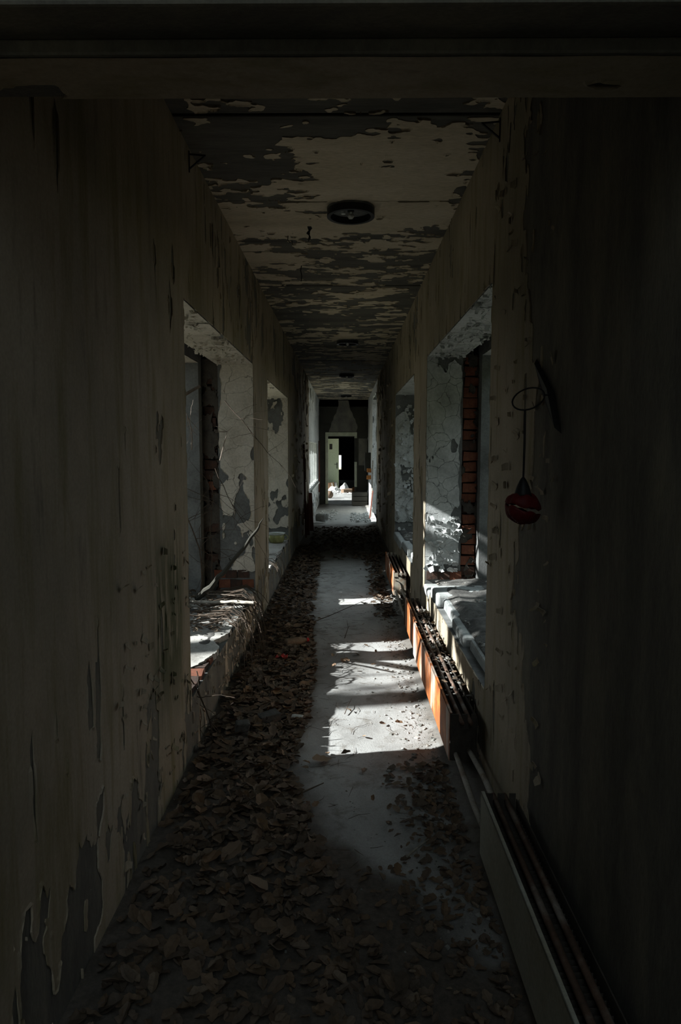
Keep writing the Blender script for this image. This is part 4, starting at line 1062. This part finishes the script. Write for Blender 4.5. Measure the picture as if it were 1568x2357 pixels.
def c_floor(R):
    y = R.uniform(2.0, 7.5); x = 0.49 - abs(R.normal(0, 0.10)); return x, y, fz(x, y)
crumbs('plaster_crumbs', c_floor, 1300, 0.004, 0.022, M['crumb'], 1, 'plaster crumbs along the foot of the radiators')
def c_floor2(R):
    y = R.uniform(2.0, 7.0); x = R.uniform(-0.3, 0.45); return x, y, fz(x, y)
crumbs('path_grit', c_floor2, 700, 0.002, 0.008, M['crumb'], 2, 'fine grit scattered over the concrete path')
crumbs('right_sill_rubble', lambda R: (R.uniform(0.76, 1.25), R.uniform(3.35, 5.6), 0.41), 900, 0.006, 0.035, M['crumb'], 3, 'rubble lying on the first right sill')
crumbs('second_right_sill_rubble', lambda R: (R.uniform(0.76, 1.25), R.uniform(6.9, 9.1), 0.41), 500, 0.008, 0.05, M['crumb'], 4, 'rubble lying on the second right sill')
crumbs('radiator_rubble', lambda R: (R.uniform(0.54, 0.66), R.uniform(3.5, 5.5), 0.205), 220, 0.006, 0.03, M['crumb'], 5, 'plaster bits lying on top of the longest radiator')
crumbs('pipe_rubble', lambda R: (R.uniform(0.5, 0.62), R.uniform(6.3, 7.0), fz(0.55, 6.5) + R.uniform(0, .05)), 160, 0.01, 0.045, M['plaster_bit'], 6, 'pale plaster bits on the pipes before the furthest radiator')

# curled paint flakes clinging to the sunlit right jamb
def flakes(name, parent, n, place, seed, mat, smin=0.015, smax=0.05):
    R = np.random.default_rng(seed); VV = []; FF = []; b = 0
    for k in range(n):
        pos, Nn, Tn = place(R); s = R.uniform(smin, smax); Nn = Vector(Nn); Tn = Vector(Tn); B = Nn.cross(Tn)
        a = R.uniform(0, 6.28); T2 = Tn * math.cos(a) + B * math.sin(a); B2 = Nn.cross(T2); lift = R.uniform(0.3, 0.9)
        vs = []
        for i in range(4):
            f = i / 3
            for g in (-0.5, 0.5):
                gg = g * (1 + R.uniform(-.3, .3)) * (1 - 0.3 * f)
                vs.append(Vector(pos) + T2 * s * f * (1 - 0.25 * f * lift) + B2 * s * gg + Nn * (0.004 + s * lift * f * f))
        VV += [tuple(q) for q in vs]; FF += [(b + 2 * i, b + 2 * i + 1, b + 2 * i + 3, b + 2 * i + 2) for i in range(3)]; b += 8
    me = bpy.data.meshes.new(name); me.from_pydata(VV, [], FF); me.materials.append(mat); me.update()
    o = bpy.data.objects.new(name, me); link(o, parent); s_ = o.modifiers.new('s', 'SOLIDIFY'); s_.thickness = 0.0015
    tag(o, kind='stuff'); return o
flakes('jamb_flakes', wall_right, 75, lambda R: ((XR + R.uniform(0.01, 0.27), 5.718, R.uniform(0.45, 0.95)), (0, -1, 0), (1, 0, 0)), 1, M['reveal'])
flakes('jamb_flakes', wall_right, 90, lambda R: ((XR + R.uniform(0.01, 0.27), 9.238, R.uniform(0.4, 2.1)), (0, -1, 0), (1, 0, 0)), 2, M['reveal'], 0.02, 0.06)
flakes('soffit_flakes', wall_left, 170, lambda R: ((XL - R.uniform(0.02, 0.29), R.uniform(3.5, 5.7), 2.203), (0, 0, -1), (1, 0, 0)), 3, M['reveal_warm'], 0.01, 0.03)
flakes('soffit_flakes', wall_right, 150, lambda R: ((XR + R.uniform(0.02, 0.29), R.uniform(3.5, 5.7), 2.263), (0, 0, -1), (1, 0, 0)), 4, M['reveal'], 0.01, 0.04)
def wf(X, N, y0, y1, z0, z1):
    return lambda R: ((X + N * 0.002, R.uniform(y0, y1), R.uniform(z0, z1)), (N, 0, 0), (0, 0, 1))
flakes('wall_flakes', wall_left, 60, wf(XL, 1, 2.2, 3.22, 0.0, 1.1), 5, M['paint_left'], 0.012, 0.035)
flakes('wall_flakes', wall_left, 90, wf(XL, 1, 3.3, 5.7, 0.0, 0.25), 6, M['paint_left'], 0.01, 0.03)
flakes('wall_flakes', wall_right, 80, wf(XR, -1, 2.2, 3.15, 0.3, 2.8), 7, M['paint_right'], 0.012, 0.04)
flakes('wall_flakes', wall_left, 50, wf(XL, 1, 9.4, 13.5, 0.5, 2.0), 8, M['ceil_paint'], 0.03, 0.07)
flakes('wall_flakes', wall_right, 60, wf(XR, -1, 9.5, 13.5, 0.2, 2.6), 9, M['ceil_paint'], 0.03, 0.07)

# ------------------------------------------------------------------ litter on the floor, things
def thing_bottle():
    t = empty('plastic_bottle', (-0.395, 5.35, fz(-0.395, 5.35) + 0.045), (0, 0, math.radians(28))); tag(t, 'crushed reddish plastic bottle lying on the leaves', 'bottle')
    Mx = Matrix.Rotation(math.pi / 2, 4, 'Y')
    mb = MB(); mb.lathe([(0.0, -0.09), (0.028, -0.088), (0.032, -0.07), (0.028, -0.02), (0.033, 0.02), (0.031, 0.05), (0.013, 0.085), (0.012, 0.10), (0.0, 0.10)], 16, Mx); mb.build('body', M['clay'], t, smooth=True)
    mb = MB(); mb.lathe([(0.0, 0.098), (0.015, 0.098), (0.015, 0.116), (0.0, 0.116)], 12, Mx); mb.build('cap', M['red'], t)
thing_bottle()
t = empty('red_wrapper', (-0.47, 4.95, fz(-0.47, 4.95) + 0.02)); tag(t, 'crumpled red wrapper among the leaves below the bottle', 'wrapper')
mb = MB(); R = random.Random(4)
vs = [(0.016 * i - 0.05, 0.016 * j - 0.03, R.uniform(0, 0.03)) for i in range(7) for j in range(5)]
mb.add(vs, [(i * 5 + j, (i + 1) * 5 + j, (i + 1) * 5 + j + 1, i * 5 + j + 1) for i in range(6) for j in range(4)])
o = mb.build('sheet', M['red'], t); o.modifiers.new('s', 'SOLIDIFY').thickness = 0.001
t = empty('card_tube', (-0.275, 3.87, fz(-0.275, 3.87) + 0.02), (0, 0, math.radians(-20))); tag(t, 'small pale tube lying at the edge of the leaf drift', 'tube')
mb = MB(); mb.lathe([(0.0, -0.035), (0.014, -0.035), (0.017, -0.02), (0.018, 0.03), (0.016, 0.036), (0.014, 0.03), (0.012, 0.01), (0.0, 0.0)], 16, Matrix.Rotation(math.pi / 2, 4, 'Y')); mb.build('body', M['bucket'], t, smooth=True)
o = blockmesh(-0.06, 0.06, -0.035, 0.035, -0.02, 0.03, 0.006).build('broken_brick', M['sill_dirt'], None, bevel=0.006)
o.location = (-0.435, 3.80, fz(-0.435, 3.8) + 0.035); o.rotation_euler = (0.1, -0.1, 0.5); tag(o, 'grey broken brick half buried in the leaves', 'brick')
o = blockmesh(-0.04, 0.04, -0.03, 0.03, -0.02, 0.03, 0.006).build('stone_lump', M['sill_dirt'], None, bevel=0.008)
o.location = (-0.56, 3.60, fz(-0.56, 3.6) + 0.035); o.rotation_euler = (0.1, 0.1, 0.2); tag(o, 'small grey stone lump by the left wall, nearer than the broken brick', 'stone')
# big curled leaf and two more single ones on the path
for (x, y, s, rz, lb) in ((-0.115, 3.33, 0.10, 0.3, 'large dark curled leaf alone on the path before the sun patch'), (-0.30, 3.30, 0.08, 1.2, 'reddish torn leaf left of the dark curled one')):
    o = bpy.data.objects.new('large_leaf', leaf_meshes[3]); COL.objects.link(o); o.location = (x, y, fz(x, y) + 0.014); o.scale = (s, s, s); o.rotation_euler = (0, 0.1, rz); tag(o, lb, 'leaf')
# long twigs across the path
twig_thing('floor_twig', [(-0.42, 5.9, fz(-.42, 5.9) + .01), (-0.15, 6.3, -0.055), (0.1, 6.75, -0.05), (0.34, 7.2, -0.05)], 0.005, M['vine'], 'long thin twig lying diagonally across the path', 'twig', None)
twig_thing('floor_twig', [(0.0, 3.95, -0.07), (0.02, 4.05, -0.06), (0.045, 4.2, -0.068)], 0.003, M['vine'], 'short straw standing in the sun patch near its left edge', 'twig', None)
twig_thing('floor_twig', [(0.0, 5.6, -0.07), (0.03, 5.9, -0.06), (0.02, 6.2, -0.068)], 0.004, M['vine'], 'short twig on the shaded path between the sun patches', 'twig', None)
def sharp_stick(p, label, r=0.006, m='stick_pale'): twig_thing('wood_splinter', p, r, M[m], label, 'splinter', 'wood splinters on the near floor')
sharp_stick([(0.24, 2.50, fz(.24, 2.5) + .02), (0.29, 2.56, fz(.29, 2.56) + .022), (0.34, 2.62, fz(.34, 2.6) + .02)], 'pale wood splinter left of the nearest radiator')
sharp_stick([(-0.33, 2.9, fz(-.33, 2.9) + .02), (-0.22, 2.98, fz(-.22, 2.98) + .015), (-0.1, 3.1, fz(-.1, 3.1) + .012)], 'long dark splinter at the near end of the leaf drift', 0.008, 'bark')

# ------------------------------------------------------------------ far corridor things
bk = empty('white_bucket', (-0.50, 14.75, ZF + 0.112), (0, 0, math.radians(-22))); tag(bk, 'white bucket lying on its side by the far left wall', 'bucket')
mb = MB(); mb.lathe([(0.082, -0.11), (0.098, 0.11), (0.093, 0.11), (0.078, -0.10)], 24, Matrix.Rotation(math.pi / 2, 4, 'Y'), close=True); mb.build('body', M['bucket'], bk, smooth=True)
mb = MB(); mb.lathe([(0.0, -0.105), (0.082, -0.105), (0.084, -0.115), (0.0, -0.115)], 24, Matrix.Rotation(math.pi / 2, 4, 'Y')); mb.build('bottom', M['grey_lid'], bk)
def plank(a, b, w, th, m, label, grp='boards leaning on the far walls'):
    a, b = Vector(a), Vector(b); d = b - a; L = d.length
    q = d.to_track_quat('Z', 'Y').to_matrix().to_4x4()
    mb = MB(); mb.box(-w / 2, w / 2, -th / 2, th / 2, 0, L, jit=0.004)
    o = mb.build('leaning_board', M[m], None, bevel=0.003); o.matrix_world = Matrix.Translation(a) @ q; tag(o, label, 'board', grp); return o
plank((-0.66, 13.3, ZF), (-0.735, 14.2, 0.60), 0.10, 0.02, 'red_wood', 'wide red-brown board leaning on the left wall before the bucket')
plank((-0.68, 12.6, ZF), (-0.74, 13.4, 0.45), 0.06, 0.02, 'red_wood', 'narrow red-brown board leaning just in front of the wide one')
plank((-0.70, 12.2, ZF), (-0.738, 12.3, 1.6), 0.03, 0.02, 'red_wood', 'tall dark slat standing against the left wall')
plank((0.56, 15.4, ZF), (0.655, 15.9, 0.55), 0.03, 0.015, 'red_wood', 'short brown slat leaning on the bright far right wall')
plank((0.60, 15.7, ZF), (0.665, 16.2, 1.25), 0.03, 0.015, 'stick_pale', 'tall pale lath leaning on the bright far right wall')
pipe('wall_pipe', [(XL + 0.03, 19.4, 0.3), (XL + 0.03, 19.4, 1.75)], 0.02, 'red_wood', 'dark red vertical pipe just past the far barred window')
crumbs('far_rubble', lambda R: (R.uniform(0.15, 0.64), R.uniform(14.8, 17.0), ZF + 0.01), 240, 0.01, 0.08, M['bucket'], 11, 'rubble heaped along the bright far right wall')
crumbs('far_left_rubble', lambda R: (R.uniform(-0.66, -0.2), R.uniform(15.2, 17.8), ZF + 0.01), 160, 0.01, 0.06, M['bucket'], 12, 'rubble around the white bucket')
# wall box with orange pieces, right wall far down
t = empty('wall_box', (XR - 0.075, 18.0, 0.95)); tag(t, 'dark metal box hung on the far right wall', 'box')
mb = MB(); mb.box(-0.08, 0.075, -0.25, 0.25, 0.0, 0.48); mb.build('casing', M['dark_wall'], t, bevel=0.005)
mb = MB(); mb.box(-0.085, -0.08, -0.22, 0.22, 0.03, 0.45); mb.build('lid', M['dark_wall'], t)
for k, (zz, yy) in enumerate(((0.80, 17.6), (0.98, 17.5))):
    mb = MB(); mb.box(-0.055, 0.06, -0.08, 0.08, -0.05, 0.05, jit=0.008); o = mb.build('orange_insulator', M['orange'], None, bevel=0.006); o.location = (XR - 0.06, yy, zz)
    tag(o, ('lower' if k == 0 else 'upper') + ' orange rusty block on the far right wall', 'block', 'rusty blocks on the far right wall')
# low dark crate by the door frame
t = empty('low_crate', (0.42, 19.4, ZF)); tag(t, 'low dark crate in front of the right side of the end door frame', 'crate')
mb = MB()
for z in (0.02, 0.15, 0.28): mb.box(-0.22, 0.22, -0.2, -0.185, z, z + 0.11); mb.box(-0.22, 0.22, 0.185, 0.2, z, z + 0.11); mb.box(-0.22, -0.205, -0.185, 0.185, z, z + 0.11); mb.box(0.205, 0.22, -0.185, 0.185, z, z + 0.11)
mb.build('slats', M['dark_wall'], t)
mb = MB(); mb.box(-0.205, -0.17, -0.185, -0.15, 0, 0.39); mb.box(0.17, 0.205, -0.185, -0.15, 0, 0.39); mb.box(-0.205, -0.17, 0.15, 0.185, 0, 0.39); mb.box(0.17, 0.205, 0.15, 0.185, 0, 0.39); mb.box(-0.205, 0.205, -0.185, 0.185, 0.0, 0.02)
mb.build('corner_posts', M['dark_wall'], t)

# ------------------------------------------------------------------ far room things
t = empty('door_leaf', (-0.70, 27.35, ZF), (0, 0, math.radians(-28))); tag(t, 'pale green door leaf with a square hole, half open beyond the frame', 'door')
mb = MB(); W_, H_ = 0.50, 2.02; hx0, hx1, hz0, hz1 = 0.085, 0.23, 1.60, 1.82
mb.box(0, W_, 0, 0.04, 0.0, hz0); mb.box(0, W_, 0, 0.04, hz1, H_); mb.box(0, hx0, 0, 0.04, hz0, hz1); mb.box(hx1, W_, 0, 0.04, hz0, hz1)
mb.build('leaf_panel', M['green_door'], t)
mb = MB(); mb.box(hx0, hx1, 0.034, 0.04, hz0, hz1); mb.build('hole_board', M['dark_wall'], t)
mb = MB(); mb.box(W_ - 0.075, W_ - 0.04, -0.006, 0.0, 0.84, 1.08); mb.build('lock_plate', M['black_metal'], t)
mb = MB(); mb.tube([(W_ - 0.057, -0.005, 1.01), (W_ - 0.057, -0.05, 1.01), (W_ - 0.15, -0.05, 1.01)], 0.01, 8); mb.build('handle', M['black_metal'], t)
# jug
t = empty('clay_jug', (-0.505, 22.3, ZF + 0.125), (0, 0, math.radians(20))); tag(t, 'round brown jug lying on its side inside the doorway', 'jug')
Mx = Matrix.Rotation(-math.pi / 2, 4, 'Y')
mb = MB(); mb.lathe([(0.0, -0.12), (0.06, -0.115), (0.11, -0.07), (0.125, 0.0), (0.11, 0.06), (0.07, 0.10), (0.055, 0.12), (0.065, 0.14), (0.058, 0.14), (0.045, 0.11), (0.0, 0.08)], 24, Mx); mb.build('body', M['clay'], t, smooth=True)
def cloth_heap(x, y, w, d, h, seed, label, m='cloth'):
    n = 16; R = np.random.default_rng(seed)
    u, v = np.meshgrid(np.linspace(-1, 1, n + 1), np.linspace(-1, 1, n + 1), indexing='ij')
    r = np.sqrt(u * u + v * v); hh = h * np.clip(1 - r * r, 0, 1) ** 0.6 * (0.45 + 0.9 * fbm(u * 2.5 + seed, v * 2.5, 0, 4, seed))
    Vv = np.stack([x + u * w, y + v * d, ZF + 0.004 + hh], -1).reshape(-1, 3); ii = np.arange((n + 1) ** 2).reshape(n + 1, n + 1)
    Ff = [tuple(q) for q, rr in zip(np.stack([ii[:-1, :-1], ii[1:, :-1], ii[1:, 1:], ii[:-1, 1:]], -1).reshape(-1, 4).tolist(), r[:-1, :-1].reshape(-1)) if rr < 1.1]
    me = bpy.data.meshes.new('cloth_heap'); me.from_pydata(Vv.tolist(), [], Ff); me.materials.append(M[m]); me.update()
    o = bpy.data.objects.new('cloth_heap', me); COL.objects.link(o); tag(o, label, 'cloth', 'pale cloth heaps in the far room'); return o
cloth_heap(-0.42, 26.5, 0.24, 0.4, 0.18, 3, 'ragged white cloth heap before the green door leaf')
cloth_heap(-0.02, 26.6, 0.20, 0.35, 0.26, 4, 'rounded white sack right of the green door leaf')
cloth_heap(-0.38, 27.0, 0.12, 0.2, 0.32, 6, 'small white bundle leaning by the brown box')
o = blockmesh(-0.11, 0.11, -0.15, 0.15, 0, 0.30, 0.01).build('cardboard_box', M['brown_box'], None, bevel=0.004); o.location = (-0.56, 26.9, ZF); o.rotation_euler = (0, -0.06, 0.2)
tag(o, 'upright brown cardboard box before the green door leaf', 'box')
o = blockmesh(-0.19, 0.19, -0.2, 0.2, 0, 0.14, 0.01).build('wooden_drawer', M['clay'], None, bevel=0.004); o.location = (0.10, 25.2, ZF); o.rotation_euler = (0, -0.04, 0.25)
tag(o, 'flat brown wooden drawer on the far room floor', 'drawer')
o = blockmesh(-0.05, 0.05, -0.05, 0.05, 0, 0.42, 0.008).build('orange_post', M['orange'], None, bevel=0.004); o.location = (0.28, 21.2, ZF); tag(o, 'orange-brown post stub just inside the right door jamb', 'post')
cloth_heap(0.30, 21.0, 0.08, 0.1, 0.10, 8, 'small white rag at the foot of the orange post')
o = blockmesh(-0.015, 0.015, -0.01, 0.01, 0, 0.30, 0.002).build('white_lath', M['white_frame'], None); o.location = (-0.45, 26.6, ZF); o.rotation_euler = (0.1, -0.2, 0); tag(o, 'short white lath leaning on the brown box', 'lath')
crumbs('far_room_rubble', lambda R: (R.uniform(-0.7, 0.4), R.uniform(24.5, 27.2), ZF + 0.01), 160, 0.02, 0.10, M['bucket'], 13, 'white scraps strewn over the far room floor')
